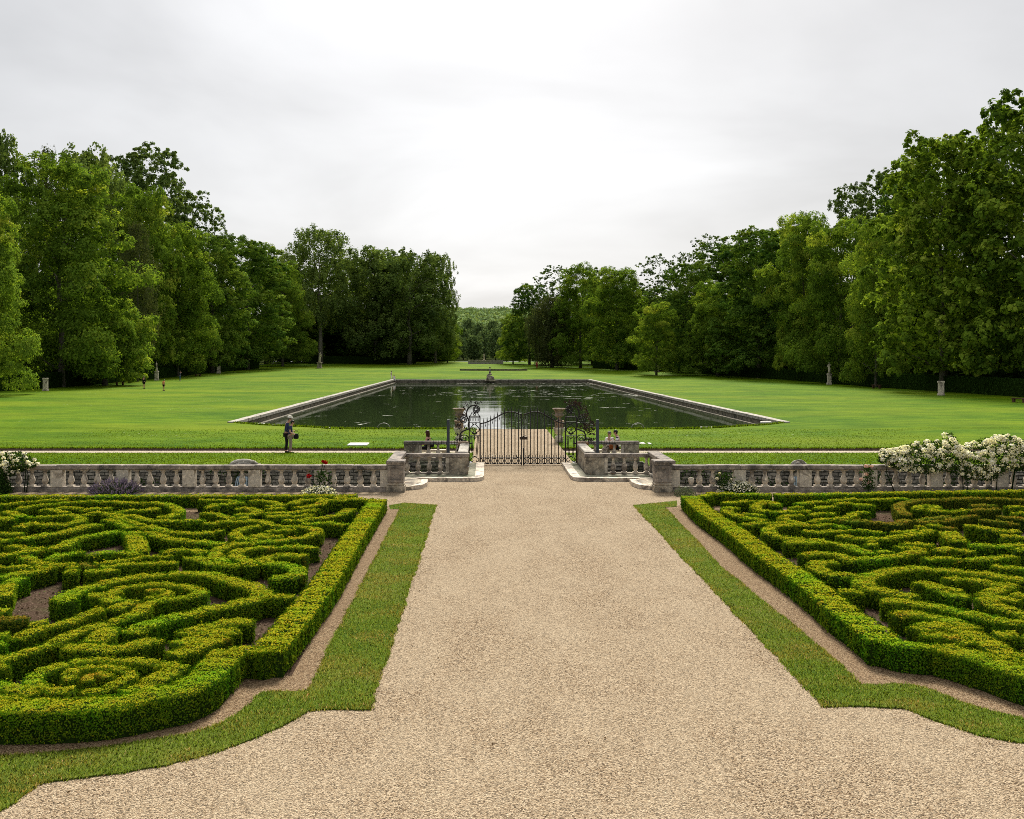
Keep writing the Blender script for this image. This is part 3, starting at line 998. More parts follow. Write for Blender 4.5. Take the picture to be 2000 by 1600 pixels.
blades('grass_blades', P[ok], 0.035, 0.045, 0.0, M_BLADE, 23)
# rough fringe along the edge of the pool and the edge of the cross path
ex = r_.uniform(-17, 20, 5000); ey = np.interp(ex, [p[0] for p in near], [p[1] for p in near]) - r_.uniform(0, .25, 5000)
ok = (ex < PATH_L) | (ex > PATH_R)
blades('grass_blades', np.stack([ex, ey], 1)[ok], 0.13, 0.07, 0.0, M_BLADE, 24)
ex = r_.uniform(-30, 34, 9000); ey = PY1 + r_.uniform(0, .12, 9000)
ok = (ex < PATH_L) | (ex > PATH_R)
blades('grass_blades', np.stack([ex, ey], 1)[ok], 0.09, 0.05, 0.0, M_BLADE, 25)

# dry leaves and twigs blown onto the gravel
r_ = np.random.default_rng(90)
n_ = 900
P = np.stack([r_.uniform(-7, 10, n_), 9.5 + 28 * r_.random(n_), np.full(n_, .012)], 1)
near_edge = r_.random(n_) < .6
edge_pts = np.array([p for p in left_out + right_out if 9 < p[1] < 34 and -10 < p[0] < 17])
k_ = r_.integers(0, len(edge_pts), n_)
P[near_edge, :2] = edge_pts[k_[near_edge]] + r_.normal(0, .22, (near_edge.sum(), 2))
V, Fq = leaf_quads(P, np.tile([0, 0, 1.0], (n_, 1)), .040, .55, .25, r_)
tag(link('fallen_leaves', np_mesh('fallen_leaves', V, [Fq], [leaf_mat('dry_leaves', [(0, (.06, .035, .018)), (.6, (.16, .10, .05)), (1, (.30, .23, .12))], .05)], attrs={'tint': r_.random(n_)})), kind='stuff')
# ---------------------------------------------------------------- box parterres
ZA = {'A': (0, 950, 5.0), 'B': (400, 950, 5.0), 'C': (0, 1180, 5.0), 'D': (300, 1150, 5.0),
      'E': (1300, 950, 5.5556), 'F': (1640, 950, 5.5556), 'G': (1600, 1110, 5.0)}


def zp(tok):
    """'A830,290 950,265 B10,20' -> photo pixels"""
    out, cur = [], None
    for t in tok.split():
        if t[0].isalpha(): cur, t = ZA[t[0]], t[1:]
        a, b = t.split(',')
        out.append((cur[0] + float(a) / cur[2], cur[1] + float(b) / cur[2]))
    return out


hedge_no = [0]
leaf_total = [0]


def hedge(strokes, label, w=0.38, h=0.33, name='box_hedge', mat=None, group='clipped box scrolls of the parterres', lift=0.0):
    """one clipped hedge: strokes = centre lines of its flat top (photo trace or metres)"""
    mat = mat or M_BOX
    CV, CF, co = [], [], 0
    LV, LT, LN = [], [], []
    for st in strokes:
        ww = w
        if isinstance(st, tuple): st, ww = st
        ww *= 0.85
        if isinstance(st, str):
            pts = [W(px, py, h) for px, py in zp(st)]
        else:
            pts = st
        hedge_no[0] += 1
        hh = h + lift + (hedge_no[0] % 23) * 0.0017
        c = catmull(pts, 0.14)
        n = len(c)
        t = np.gradient(c, axis=0); t = t / np.maximum(np.linalg.norm(t, axis=1, keepdims=True), 1e-6)
        nr = np.stack([-t[:, 1], t[:, 0]], 1)
        # lengthen ends a little so the end faces stand square
        hw = (ww / 2 - 0.035) * (1 + rng.normal(0, .03, n))
        prof = [(-1, 0), (-1.0, .86), (-.86, .97), (.86, .97), (1.0, .86), (1, 0)]
        V = np.zeros((n, 6, 3))
        for k, (a, b) in enumerate(prof):
            V[:, k, :2] = c + nr * (a * hw)[:, None]
            V[:, k, 2] = b * (hh - 0.03) + 0.002
        V = V.reshape(-1, 3)
        Fq = [(i * 6 + k, (i + 1) * 6 + k, (i + 1) * 6 + k + 1, i * 6 + k + 1) for i in range(n - 1) for k in range(5)]
        CV.append(V); CF += [tuple(q + co for q in f) for f in Fq]
        CAP = [(co + 0, co + 1, co + 2, co + 3), (co + 0, co + 3, co + 4, co + 5)]
        o2 = co + (n - 1) * 6
        CAP += [(o2 + 3, o2 + 2, o2 + 1, o2 + 0), (o2 + 5, o2 + 4, o2 + 3, o2 + 0)]
        CF += CAP
        co += len(V)
        # leaves
        seg = np.linalg.norm(np.diff(c, axis=0), axis=1); cum = np.concatenate([[0], np.cumsum(seg)]); L = cum[-1]
        ym = c[:, 1].mean()
        ls = float(np.clip(0.0018 * ym, 0.027, 0.052))
        cover = 1.75
        nt_ = int(L * ww / (ls * ls * .55) * cover); ns_ = int(2 * L * hh / (ls * ls * .55) * cover * .9); ne_ = int(2 * ww * hh / (ls * ls * .55) * cover)
        s = rng.uniform(0, L, nt_ + ns_)

        def at(s):
            i = np.clip(np.searchsorted(cum, s) - 1, 0, n - 2); f = ((s - cum[i]) / np.maximum(seg[i], 1e-6))[:, None]
            return c[i] * (1 - f) + c[i + 1] * f, unit(nr[i] * (1 - f) + nr[i + 1] * f), i
        p, q, _ = at(s)
        lump = 0.013 * np.sin(s * 9 + ym) + 0.009 * np.sin(s * 23 + 2 * ym) + 0.010 * np.sin(s * 4.1)
        P = np.zeros((len(s), 3)); N = np.zeros((len(s), 3)); T = np.zeros(len(s))
        # top
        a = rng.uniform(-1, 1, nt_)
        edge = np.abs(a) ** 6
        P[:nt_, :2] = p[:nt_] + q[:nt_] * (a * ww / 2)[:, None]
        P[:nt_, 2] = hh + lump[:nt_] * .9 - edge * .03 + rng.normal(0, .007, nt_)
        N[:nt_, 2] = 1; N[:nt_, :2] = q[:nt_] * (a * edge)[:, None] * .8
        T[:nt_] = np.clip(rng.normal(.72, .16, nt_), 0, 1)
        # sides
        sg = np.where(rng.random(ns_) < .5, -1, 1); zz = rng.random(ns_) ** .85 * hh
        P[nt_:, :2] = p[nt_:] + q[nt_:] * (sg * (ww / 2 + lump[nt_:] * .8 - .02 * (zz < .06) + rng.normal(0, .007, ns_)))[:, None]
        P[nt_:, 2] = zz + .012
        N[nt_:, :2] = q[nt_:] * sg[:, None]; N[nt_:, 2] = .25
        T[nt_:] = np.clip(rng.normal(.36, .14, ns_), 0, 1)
        # ends
        e = rng.random(ne_) < .5
        ec = np.where(e[:, None], c[0], c[-1]); et = np.where(e[:, None], -t[0], t[-1]); en = np.where(e[:, None], nr[0], nr[-1])
        a = rng.uniform(-1, 1, ne_)
        PE = np.zeros((ne_, 3)); PE[:, :2] = ec + en * (a * ww / 2)[:, None] + et * (.012 + rng.normal(0, .012, ne_))[:, None] - et * (np.abs(a) ** 4 * .05)[:, None]
        PE[:, 2] = rng.random(ne_) * hh + .01
        NE = np.zeros((ne_, 3)); NE[:, :2] = et; NE[:, 2] = .25
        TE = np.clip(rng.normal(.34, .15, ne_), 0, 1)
        P = np.concatenate([P, PE]); N = np.concatenate([N, NE]); T = np.concatenate([T, TE])
        # small tufts: neighbouring leaves share a shade and stand proud or back together
        cs = .075
        key = (np.floor(P / cs).astype(np.int64) * np.array([73856093, 19349663, 83492791])).sum(1) % 9973
        tuft = np.random.default_rng(99).uniform(-1, 1, 9973)[key]
        T = np.clip(T + .11 * tuft, 0, 1); P = P + unit(N) * (.010 * tuft)[:, None]
        sh = rng.random(len(P)) < .018                      # stray shoots above the clipped face
        P[sh] += unit(N[sh] + np.array([0, 0, .6])) * rng.uniform(.015, .055, (sh.sum(), 1))
        V4, _ = leaf_quads(P, N, ls, .62, .42)
        LV.append(V4); LT.append(T); LN.append(leaf_quads.last)
    CVa = np.concatenate(CV); LVa = np.concatenate(LV); T = np.concatenate(LT)
    ctr = np.array([CVa[:, 0].mean(), CVa[:, 1].mean(), 0])
    nf = len(CF)
    Fq = np.array(CF)
    Lq = np.arange(len(LVa)).reshape(-1, 4) + len(CVa)
    leaf_total[0] += len(Lq)
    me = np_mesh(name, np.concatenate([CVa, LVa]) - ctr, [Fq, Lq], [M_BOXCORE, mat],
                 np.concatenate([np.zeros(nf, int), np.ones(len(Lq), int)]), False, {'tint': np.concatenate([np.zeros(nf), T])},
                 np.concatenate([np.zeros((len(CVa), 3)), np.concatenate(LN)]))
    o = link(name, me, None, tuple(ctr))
    return tag(o, label, 'hedge', group)


BG = 'clipped hedges bordering the parterres'
# ---- left parterre: borders
hedge([[W(-300, 969, .36), W(0, 969, .36), W(696, 967.5, .36)], [W(655, 973, .36), W(726, 976, .36)]], 'straight box hedge along the back of the left parterre, below the lavender', .5, .36, name='border_hedge', group=BG)
hedge([('B1690,128 1460,470 D1690,-100 1530,110 1290,400 1100,610', .62), ('D1090,585 1180,600', .62), ('D1130,605 960,600 850,595', .36)], 'straight box hedge along the gravel path side of the left parterre', .62, .385, name='border_hedge', group=BG)
hedge([('D740,610 690,660 590,760 470,880 250,985 0,1030 C1200,945 800,985 400,1000 0,1000 -600,985 -1300,900', .62), ('D860,600 720,605', .36)], 'curved box hedge bulging towards the viewer at the front of the left parterre', .62, .385, name='border_hedge', group=BG)
# ---- left parterre: scrolls
hedge(['C1720,610 1500,580 1200,552 900,552 620,600 400,675 315,745 370,810 540,850 720,845', ('C1750,605 1560,725 1380,815 1220,870', .42)], 'outer ring of the nearest box spiral, inside the curved front hedge', .29)
hedge(['C800,880 1000,845 1180,770 1285,700 1200,650 1000,622 800,640 670,690 700,745'], 'inner ring of the nearest box spiral, opening at the front', .23)
hedge(['C870,765 850,722 960,690 1080,725'], 'tiny hooked core of the nearest box spiral', .19)
hedge([('C620,430 800,430 1000,450 1200,430 1400,385 1530,345', .46), ('C900,380 1000,320 1050,240', .46)], 'wavy box hedge just behind the nearest spiral', .46)
hedge(['C150,350 400,250 620,200 800,130 980,80'], 'thin diagonal box ray left of the tail of the big spiral', .33)
hedge([('C-250,640 60,540 300,470 520,390 750,290 950,220 1150,170 1350,90 1430,10 A1560,1125 1850,1090 1960,1050 1890,1005 1700,975 1450,970 1210,1000 1110,1040 1130,1065', .34)], 'long box stem sweeping up from the left into the inner ring of the big spiral', .4)
hedge([('A600,1110 720,1050 900,990 1150,930 1450,885 1750,862 2000,868 B150,900 330,950 480,1000 560,1050 500,1110 350,1150 150,1190 0,1220 D300,270 0,345 C1250,290', .48), ('B560,1092 870,1092', .36), ('A560,1110 700,1140', .4)], 'broad outer ring of the big spiral in the middle of the left parterre', .48)
hedge(['A1430,1045 1560,1030 1660,1062 1560,1092 1420,1092'], 'small looped core of the big spiral', .22)
hedge([('A860,1090 1010,1085 1130,1150', .4), ('A1100,1225 1250,1160 1310,1130', .34), ('A870,1240 1010,1225', .34)], 'bright green tuft of box inside the left end of the big spiral', .38)
hedge([('D970,318 750,325 500,370 290,440', .46), ('D820,395 600,430 400,485 230,540', .46), ('D690,470 500,530 330,600 170,640', .46)], 'three fingered box palmette between the big spiral and the corner', .46)
hedge([('C-80,70 80,70', .36)], 'stub of box cut by the left picture edge, behind the rusty block', .5)
hedge([('C-80,150 120,150 270,135', .36)], 'rusty brown box block at the left picture edge beside bare soil', .5, mat=M_BOX_RUST)
hedge([('C290,190 460,180', .34)], 'little oblong box block beside the rusty block', .34)
hedge([('C-80,310 80,300', .36), ('C-60,400 50,385', .36)], 'pair of low box stubs at the left picture edge above the stem', .36)
hedge([('C-90,640 60,600', .34)], 'short box stub at the left picture edge below the stem', .34)
hedge([('C-200,790 0,800 150,830 350,885', .36), ('C-80,935 200,955', .34)], 'box arc joining the curved front hedge left of the nearest spiral', .36)
hedge(['A20,1090 60,985 130,930 235,900'], 'hooked box hedge at the left picture edge behind the bare soil patch', .4)
hedge(['A-100,900 150,872 260,850 400,822 485,795'], 'box bar ending in a blunt face above the bare soil patch', .42)
hedge(['A230,690 300,725 420,762 560,770 740,765', ('A-60,800 200,800 500,790', .3)], 'flat S of box left of the orange tuft', .34)
hedge([('A640,842 750,842', .38), ('A650,805 770,800', .28)], 'cube shaped box block standing alone by bare soil', .38)
hedge(['A830,848 1000,835 1110,848'], 'low oblong box block behind the rim of the big spiral', .36)
hedge([('A780,775 860,770', .3), ('A820,800 930,790', .28)], 'small orange tinged tuft of box behind the cube block', .3, mat=M_BOX_RUST)
hedge(['A990,802 1200,782 1400,766 1730,758'], 'straight box bar behind the rim of the big spiral', .34)
hedge(['A920,770 1150,750 1350,712 1500,696 1670,700'], 'slim tapering box bar second behind the big spiral', .28)
hedge(['A870,692 1000,666 1200,660 1350,682'], 'leaf shaped box bar in front of the large bare soil triangle', .36)
hedge(['A480,712 600,672 810,638'], 'short slanting box bar left of the soil triangle', .34)
hedge([('A1285,445 1335,540 1350,630', .52)], 'thick upright box ray right of the large bare soil triangle', .52)
hedge(['A-120,690 0,680 220,645 450,605 600,590 700,530 850,490 1000,465 1190,432'], 'long rising box ray ending above the soil triangle', .42)
hedge(['A60,590 160,590 300,612 440,602'], 'thin box ray between two long rays at the left', .3)
hedge([('A190,520 350,490 550,460 700,430 850,392 960,368', .48)], 'thick rising box ray with a rounded upper tip', .48)
hedge([('A-60,462 205,468', .36), ('A-60,532 90,535', .36)], 'two parallel box stubs at the left picture edge', .36)
hedge(['A180,402 300,366 500,376 680,370 790,332 740,290 600,290 450,300 270,302'], 'flattened box loop at the left of the fan', .38)
hedge([('A400,232 520,236 640,262', .34), ('A560,212 800,218', .3), ('A800,242 950,222 1090,216', .36)], 'box crest above the flattened loop', .34)
hedge([('A-60,310 120,332', .42), ('A40,250 130,272 225,302', .38)], 'forked box block at the left picture edge, far back', .4)
hedge(['A-60,200 0,190 200,165 400,146 660,136'], 'long low box bar second from the back hedge at the left', .32)
hedge(['A180,232 300,202 500,180 750,160 950,150 1150,160 1300,172 1500,166 1650,190 1740,232 1710,282 1560,308', ('A1540,310 1700,308', .4)], 'long box garland curling down at its right end near the back', .38)
hedge(['A830,292 950,266 1100,280 1300,302 1450,336 1600,350 1750,346 2000,340'], 'uppermost ray of the box fan, running to the right', .34)
hedge([('A1090,302 1250,342 1375,392', .3), ('A1350,420 1430,415', .34)], 'slim second ray of the box fan', .3)
hedge(['A1030,335 1130,356 1220,392 1295,420'], 'short third ray of the box fan, touching the thick upright ray', .34)
hedge(['A1130,266 1300,246 1460,238 1530,216'], 'curved box bar above the fan', .32)
hedge(['A1450,400 1560,432 1700,462 2000,474 B80,450 165,452'], 'middle box ray of the right half of the fan', .36)
hedge(['A1435,462 1560,500 1700,532 1900,552 2000,562 B200,572'], 'lower box ray of the right half of the fan beside a soil gap', .42)
hedge([('A1590,642 1750,622 1900,620 1980,652', .38), ('A1800,705 1900,700 2000,722 B150,762 340,758', .46)], 'kidney shaped box block above the rim of the big spiral', .42)
hedge(['B460,775 400,722 300,682 330,632 500,602 750,590 1000,592 1050,612'], 'large open C of box facing the path side hedge', .4)
hedge([('B980,682 800,672 620,690 560,722 650,752 800,772 900,802 900,850 820,888 640,890', .44)], 'S shaped box scroll beside the path side hedge', .44)
hedge(['B180,742 110,682 110,632 200,592 330,560 500,546 750,530 950,500 1090,452 1050,412 900,392 740,390 640,392'], 'long winding box scroll behind the open C', .38)
hedge(['B540,392 430,402 300,450 320,492 450,522 600,462', ('B600,450 750,430 870,436', .3), ('B450,490 600,500 760,490', .3)], 'curled box hook inside the winding scroll', .36)
hedge(['B0,372 200,350 400,342 550,342 640,382'], 'gentle box arch left of the curled hook', .36)
hedge(['B-20,262 130,280 250,312 430,312'], 'thin box wave above the gentle arch', .32)
hedge([('B300,222 420,222 520,252 420,282 300,282', .4), ('B0,210 130,200', .34)], 'rounded box mound left of the far corner group', .4)
hedge([('B-60,140 150,140 350,152', .3), ('B40,190 200,182 380,162', .3)], 'double box bar close to the back hedge', .3)
hedge([('B430,152 600,152 750,188 600,202', .34), ('B590,232 780,222', .3)], 'bent box bar close to the back hedge near its right end', .34)
hedge([('B850,182 950,142 1150,132 1110,182 900,222', .4), ('B1200,150 1390,145', .34)], 'round headed box scroll in the far right corner', .4)
hedge([('B580,272 750,272 950,252 1100,232', .36), ('B600,302 850,302 1050,282', .36), ('B770,342 870,346', .34)], 'dense cluster of box bars left of the far corner scroll', .36)
hedge(['B900,352 1100,322 1300,292 1430,232'], 'rising box bar ending blunt by the path side hedge, far back', .4)
hedge(['B960,382 1200,370 1390,386'], 'box bar running into the path side hedge', .36)

# ---- right parterre: borders
hedge([('E450,76 700,80 1000,84 1145,88', .5), ('E380,112 470,92', .4)], 'short straight box hedge at the back of the right parterre, beside the white flower clump', .5, .36, name='border_hedge', group=BG)
hedge([[W(1515, 966.5, .36), W(1640, 964.5, .36), W(1820, 961, .36), W(2000, 959, .36), W(2250, 957, .36)]], 'long straight box hedge along the back of the right parterre, under the white roses', .5, .36, name='border_hedge', group=BG)
hedge([('E265,110 430,262 750,475 1050,705 1370,915 1700,1155 G215,395 440,545 650,710', .64), ('G620,700 800,745 1000,765', .36)], 'straight box hedge along the gravel path side of the right parterre', .62, .385, name='border_hedge', group=BG)
hedge([('G1180,770 1300,795 1500,850 1750,925 2000,1010 2300,1080 2900,1120', .62), ('G980,765 1190,770', .36)], 'curved box hedge at the front of the right parterre, cut by the picture edge', .62, .385, name='border_hedge', group=BG)
# ---- right parterre: scrolls
hedge([('G960,605 1150,565 1400,610 1600,700 1750,790 1900,885 2080,960', .5), ('G740,462 900,452 1150,485 1350,535 1500,600', .46), ('G1000,640 1300,680 1500,740', .4)], 'broad two fingered box palmette behind the right front curve', .48)
hedge([('G610,322 800,335 1050,365 1300,412 1600,482 1850,525 1965,560', .46)], 'long sloping box ray beyond the right palmette', .46)
hedge([('G940,290 700,245 500,195 430,135 520,75 700,32 900,12 1200,22 1500,52 1800,92 2080,135', .5), ('G190,232 430,242', .36)], 'broad outer ring of the right spiral, tied to the path side hedge', .5)
hedge([('G1000,172 1060,152 1150,200 1350,272 1470,292', .44), ('G1260,222 1400,232', .36)], 'comma shaped box scroll inside the right spiral', .44)
hedge([('G1250,122 1400,112 1550,132 1700,162 1850,165 1720,230 1600,282', .4)], 'hooked box band inside the ring of the right spiral', .4)
hedge([('G1600,300 1750,382 1900,432 2080,490', .42), ('G1640,285 1800,310 1950,335', .36)], 'forked box scroll at the right picture edge, inside the spiral', .42)
hedge([('G1900,268 2080,305', .36)], 'box stub cut by the right picture edge, inside the spiral', .36)
hedge([('G1720,655 1930,665', .46)], 'rounded box cube beside bare soil near the right front curve', .46)
hedge([('G1960,855 2080,900', .4), ('G1990,692 2080,700', .36)], 'two box stubs at the right picture edge beside the cube', .4)
hedge(['E1210,222 1150,182 1080,178 985,222 1000,262 1100,286 1300,290 1450,280 1575,282', ('E640,186 800,165 950,155 1100,168', .36)], 'box scroll with a C curl in the far left corner of the right parterre', .38)
hedge([('E780,228 690,236 665,272 760,312 900,346 1090,366', .4), ('E850,292 1050,322', .3)], 'box hook hugging the path side hedge at the far left', .4)
hedge(['E840,422 1000,402 1200,392 1350,396'], 'box bar running into the right path side hedge', .38)
hedge(['E1480,422 1350,420 1160,440 1115,482 1180,532 1350,562 1550,582 1720,592'], 'open C of box beside the right path side hedge', .42)
hedge([('E1490,316 1380,320 1265,348 1400,388 1520,422 1580,436', .34)], 'folded box bar in the middle distance of the right parterre', .34)
hedge(['E1290,612 1500,612 1800,612 F80,650 200,690 330,735'], 'long box arm bending down at its right end', .44)
hedge(['E1480,748 1650,735 1850,738 F100,795 200,792 330,792 500,772 700,742 870,702 740,662 620,662', ('F700,640 830,632 1030,642', .38)], 'long box scroll curling back over itself beyond the right spiral', .42)
hedge([('E1860,828 1680,832 1630,882 1750,942 1900,972 F150,965', .46)], 'C shaped box scroll left of the right spiral', .46)
hedge([('E1490,492 1650,502 1850,492 2000,482 F140,492', .36), ('E1620,442 1750,420 1900,440 1990,452', .3)], 'eye shaped box loop in the right parterre', .34)
hedge(['E1580,392 1750,362 2000,340 F150,300 300,282', ('E1570,322 1700,302 1840,302', .3)], 'rising box bar right of the folded bar', .32)
hedge([('E1430,202 1550,186 1750,166 2000,150 F300,150 740,140', .34), ('E1340,242 1480,236', .3)], 'long low box bar second from the right back hedge', .34)
hedge([('E1640,252 1750,232 1840,222', .36), ('E1850,202 2000,192 F140,202', .32), ('F160,216 370,216', .38)], 'broken box bar above the rising bar', .36)
hedge([('F2080,165 1700,142 1400,142 1000,156 780,172 650,212 655,262 720,322', .38)], 'long box garland curling round pale soil, right parterre', .38, mat=M_BOX_RUST)
hedge(['F0,382 200,392 450,402 600,422 740,372'], 'box ray with a brown right end', .38, mat=M_BOX_RUST)
hedge(['F190,486 330,502 475,520'], 'short thin box bar between two long rays, right parterre', .3)
hedge([('F0,552 180,580 450,580 700,552 920,512 985,482', .38), ('F290,592 400,602', .34)], 'long sagging box ray pointing to the bare soil gap', .38)
hedge([('F580,502 720,492 850,482', .28), ('F830,442 920,442', .3)], 'slim box twig above the sagging ray', .28)
hedge([('F840,372 1000,346 1190,322', .3), ('F860,392 1080,382', .28)], 'pair of sparse brownish box bars', .3, mat=M_BOX_RUST)
hedge([('F850,252 870,216 1050,216 1000,262 1200,268 1400,262', .36)], 'box hook opening to the right near the back, right parterre', .36)
hedge([('F980,432 1085,422', .4)], 'small box block at the tip of the bare soil gap', .4)
hedge([('F1120,392 1220,362 1350,332 1480,322', .3), ('F1140,462 1230,452', .32)], 'sparse brown box ray at the centre of the right fan', .3, mat=M_BOX_RUST)
hedge([('F1180,502 1235,555 1310,600', .54)], 'thick box ray with a square foot beside the bare soil gap', .54)
hedge([('F1360,432 1500,442 1700,482 1950,492', .44), ('F1750,545 2040,560', .42)], 'tall fresh green box block in the right fan', .44, .37)
hedge([('F1420,218 1690,212', .34), ('F1400,272 1720,252', .36)], 'brown thinning box bars at the heart of the right fan', .34, mat=M_BOX_RUST)
hedge([('F1800,232 2060,230', .34), ('F1860,292 2060,300', .32)], 'pair of box bars at the right picture edge near the back', .34)
hedge([('F1720,332 2060,372', .32), ('F1530,372 1700,392 1930,422', .32)], 'two slanting brown box rays at the right picture edge', .32, mat=M_BOX_RUST)
hedge([('F1050,712 1200,692 1450,722', .4), ('F1410,652 1700,662 2060,642', .42)], 'wavy fresh green box bar behind the rim of the right spiral', .4)
hedge(['F920,802 1100,796 1335,806'], 'straight box bar behind the rim of the right spiral', .34)
hedge([('F1360,802 1500,812 1700,792 1890,772', .38), ('F1900,702 2060,700', .38)], 'lumpy box bar right of the straight bar', .38)
hedge(['F1650,862 1850,882 2060,905'], 'low box bar at the right edge touching the spiral rim', .38)
hedge([('F420,692 530,722', .36), ('F290,625 385,642', .34)], 'two box tufts inside the long bending arm', .36)

# dead leaves, clods and seedlings on the soil of the beds
r_ = np.random.default_rng(55)
for bed, x0, x1 in ((BED_L, -14, 0.0), (BED_R, 3.5, 19)):
    P = np.stack([r_.uniform(x0, x1, 26000), r_.uniform(12, 32, 26000)], 1); P = P[in_poly(P, bed)]
    P3 = np.concatenate([P, r_.uniform(.012, .03, (len(P), 1))], 1)
    V, Fq = leaf_quads(P3, np.tile([0, 0, 1.0], (len(P), 1)), .045, .7, .45, r_)
    tag(link('bed_litter', np_mesh('bed_litter', V, [Fq], [M_LITTER], attrs={'tint': r_.random(len(P))})), kind='stuff')
# ---------------------------------------------------------------- balustrades, gate surroundings
BAL_PROF = [(.085, 0), (.085, .045), (.065, .06), (.055, .085), (.075, .11), (.098, .17), (.102, .22), (.088, .29), (.062, .36), (.048, .43), (.046, .47), (.062, .485), (.06, .50), (.05, .51), (.078, .545), (.082, .58)]


def baluster_mesh(h, k=1.0):
    s = h / .58
    mb = MB().lathe([(r * k, z * s) for r, z in BAL_PROF[1:-1]], 12)
    mb.box(-.10 * k, .10 * k, -.10 * k, .10 * k, -.004, .048 * s, .008)
    mb.box(-.088 * k, .088 * k, -.088 * k, .088 * k, .545 * s, h + .004, .006)
    return mb.mesh('baluster', M_STONE)


BAL_ME = baluster_mesh(.575, 1.1)


def bal_row(root, xs, y, z, me):
    for x in xs:
        o = link('baluster', me, root, (x - root.location.x, y - root.location.y, z))
        o.rotation_euler = (0, 0, random.choice((0, PI / 2)))
        o.scale = (1 + random.uniform(-.05, .05),) * 2 + (1,)


def long_balustrade(x0, x1, piers, label, skip=()):
    root = empty('balustrade', ((x0 + x1) / 2, YB, 0), 0, label, 'balustrade')
    ox = root.location.x
    rail, pl = MB(), MB()
    cuts = [x0] + [p for p in piers if x0 < p < x1] + [x1]
    for a, b in zip(cuts, cuts[1:]):
        n = max(1, round((b - a) / 1.12))
        for i in range(n):
            p, q = a + (b - a) * i / n - ox, a + (b - a) * (i + 1) / n - ox
            j = random.uniform(-.008, .008)
            rail.box(p + .004, q - .004, -.20 + j, .20 + j, .755, .90 + j, .02)
            rail.box(p + .006, q - .006, -.15, .15, .735, .765)
            j = random.uniform(-.008, .008)
            pl.box(p + .003, q - .003, -.21 + j, .21, -.05, .115 + j, .015)
            pl.box(p + .003, q - .003, -.15, .15, .10, .165 + j, .01)
    rail.build('rail', M_RAIL, root); pl.build('plinth', M_RAIL, root)
    for p in piers:
        MB().box(-.20, .20, -.165, .165, .16, .745, .008).build('pier', M_DIE, root, (p - ox, 0, 0))
    for a, b in zip(piers, piers[1:]):
        if b - a > 3: continue
        xs = [a + (b - a) * (k + .98) / 4.96 for k in range(4)]
        bal_row(root, [x for k, x in enumerate(xs) if (round(a, 1), k) not in skip], YB, .165, BAL_ME)
    return root


PL = [-3.40 - 2.235 * k for k in range(0, 8)][::-1]
long_balustrade(-20.5, -2.95, PL, 'long weathered stone balustrade left of the gravel path, behind the lavender')
PR = [6.36] + [8.60 + 2.225 * k for k in range(0, 7)]
rb = long_balustrade(6.15, 22.6, PR, 'long weathered stone balustrade right of the gravel path, partly under white roses', skip={(6.4, 0), (6.4, 3)})
x = 6.97
o = MB().lathe([(r, z) for r, z in BAL_PROF[1:8]], 12).build('baluster', M_STONE, rb, (x - rb.location.x, 0, .165)); o['label'] = 'broken stump of a baluster'


def gate_pier(x, label):
    root = empty('stone_pier', (x, YB, 0), 0, label, 'pier', 'piers ending the front balustrades')
    mb = MB().box(-.27, .27, -.27, .27, .30, .93, .012)
    for sx0, sx1, z0, z1 in ((-.27, -.17, .34, .90), (.17, .27, .34, .90), (-.17, .17, .80, .90), (-.17, .17, .34, .42)):
        mb.box(sx0, sx1, -.295, -.268, z0, z1, .006)
    mb.build('shaft', M_RAIL, root)
    MB().box(-.31, .31, -.31, .31, -.05, .22, .015).box(-.29, .29, -.29, .29, .215, .305, .02).build('base', M_MOTTLE, root)
    MB().box(-.30, .30, -.31, .36, .925, .98, .015).box(-.31, .31, -.32, .40, .975, 1.06, .02).build('cap', M_RAIL, root)


gate_pier(-3.07, 'square panelled stone pier ending the left balustrade at the gravel path')
gate_pier(5.98, 'square panelled stone pier ending the right balustrade at the gravel path')


def mx(x, s):  # mirror about the garden axis; s=-1 is the left side
    return AX + s * x


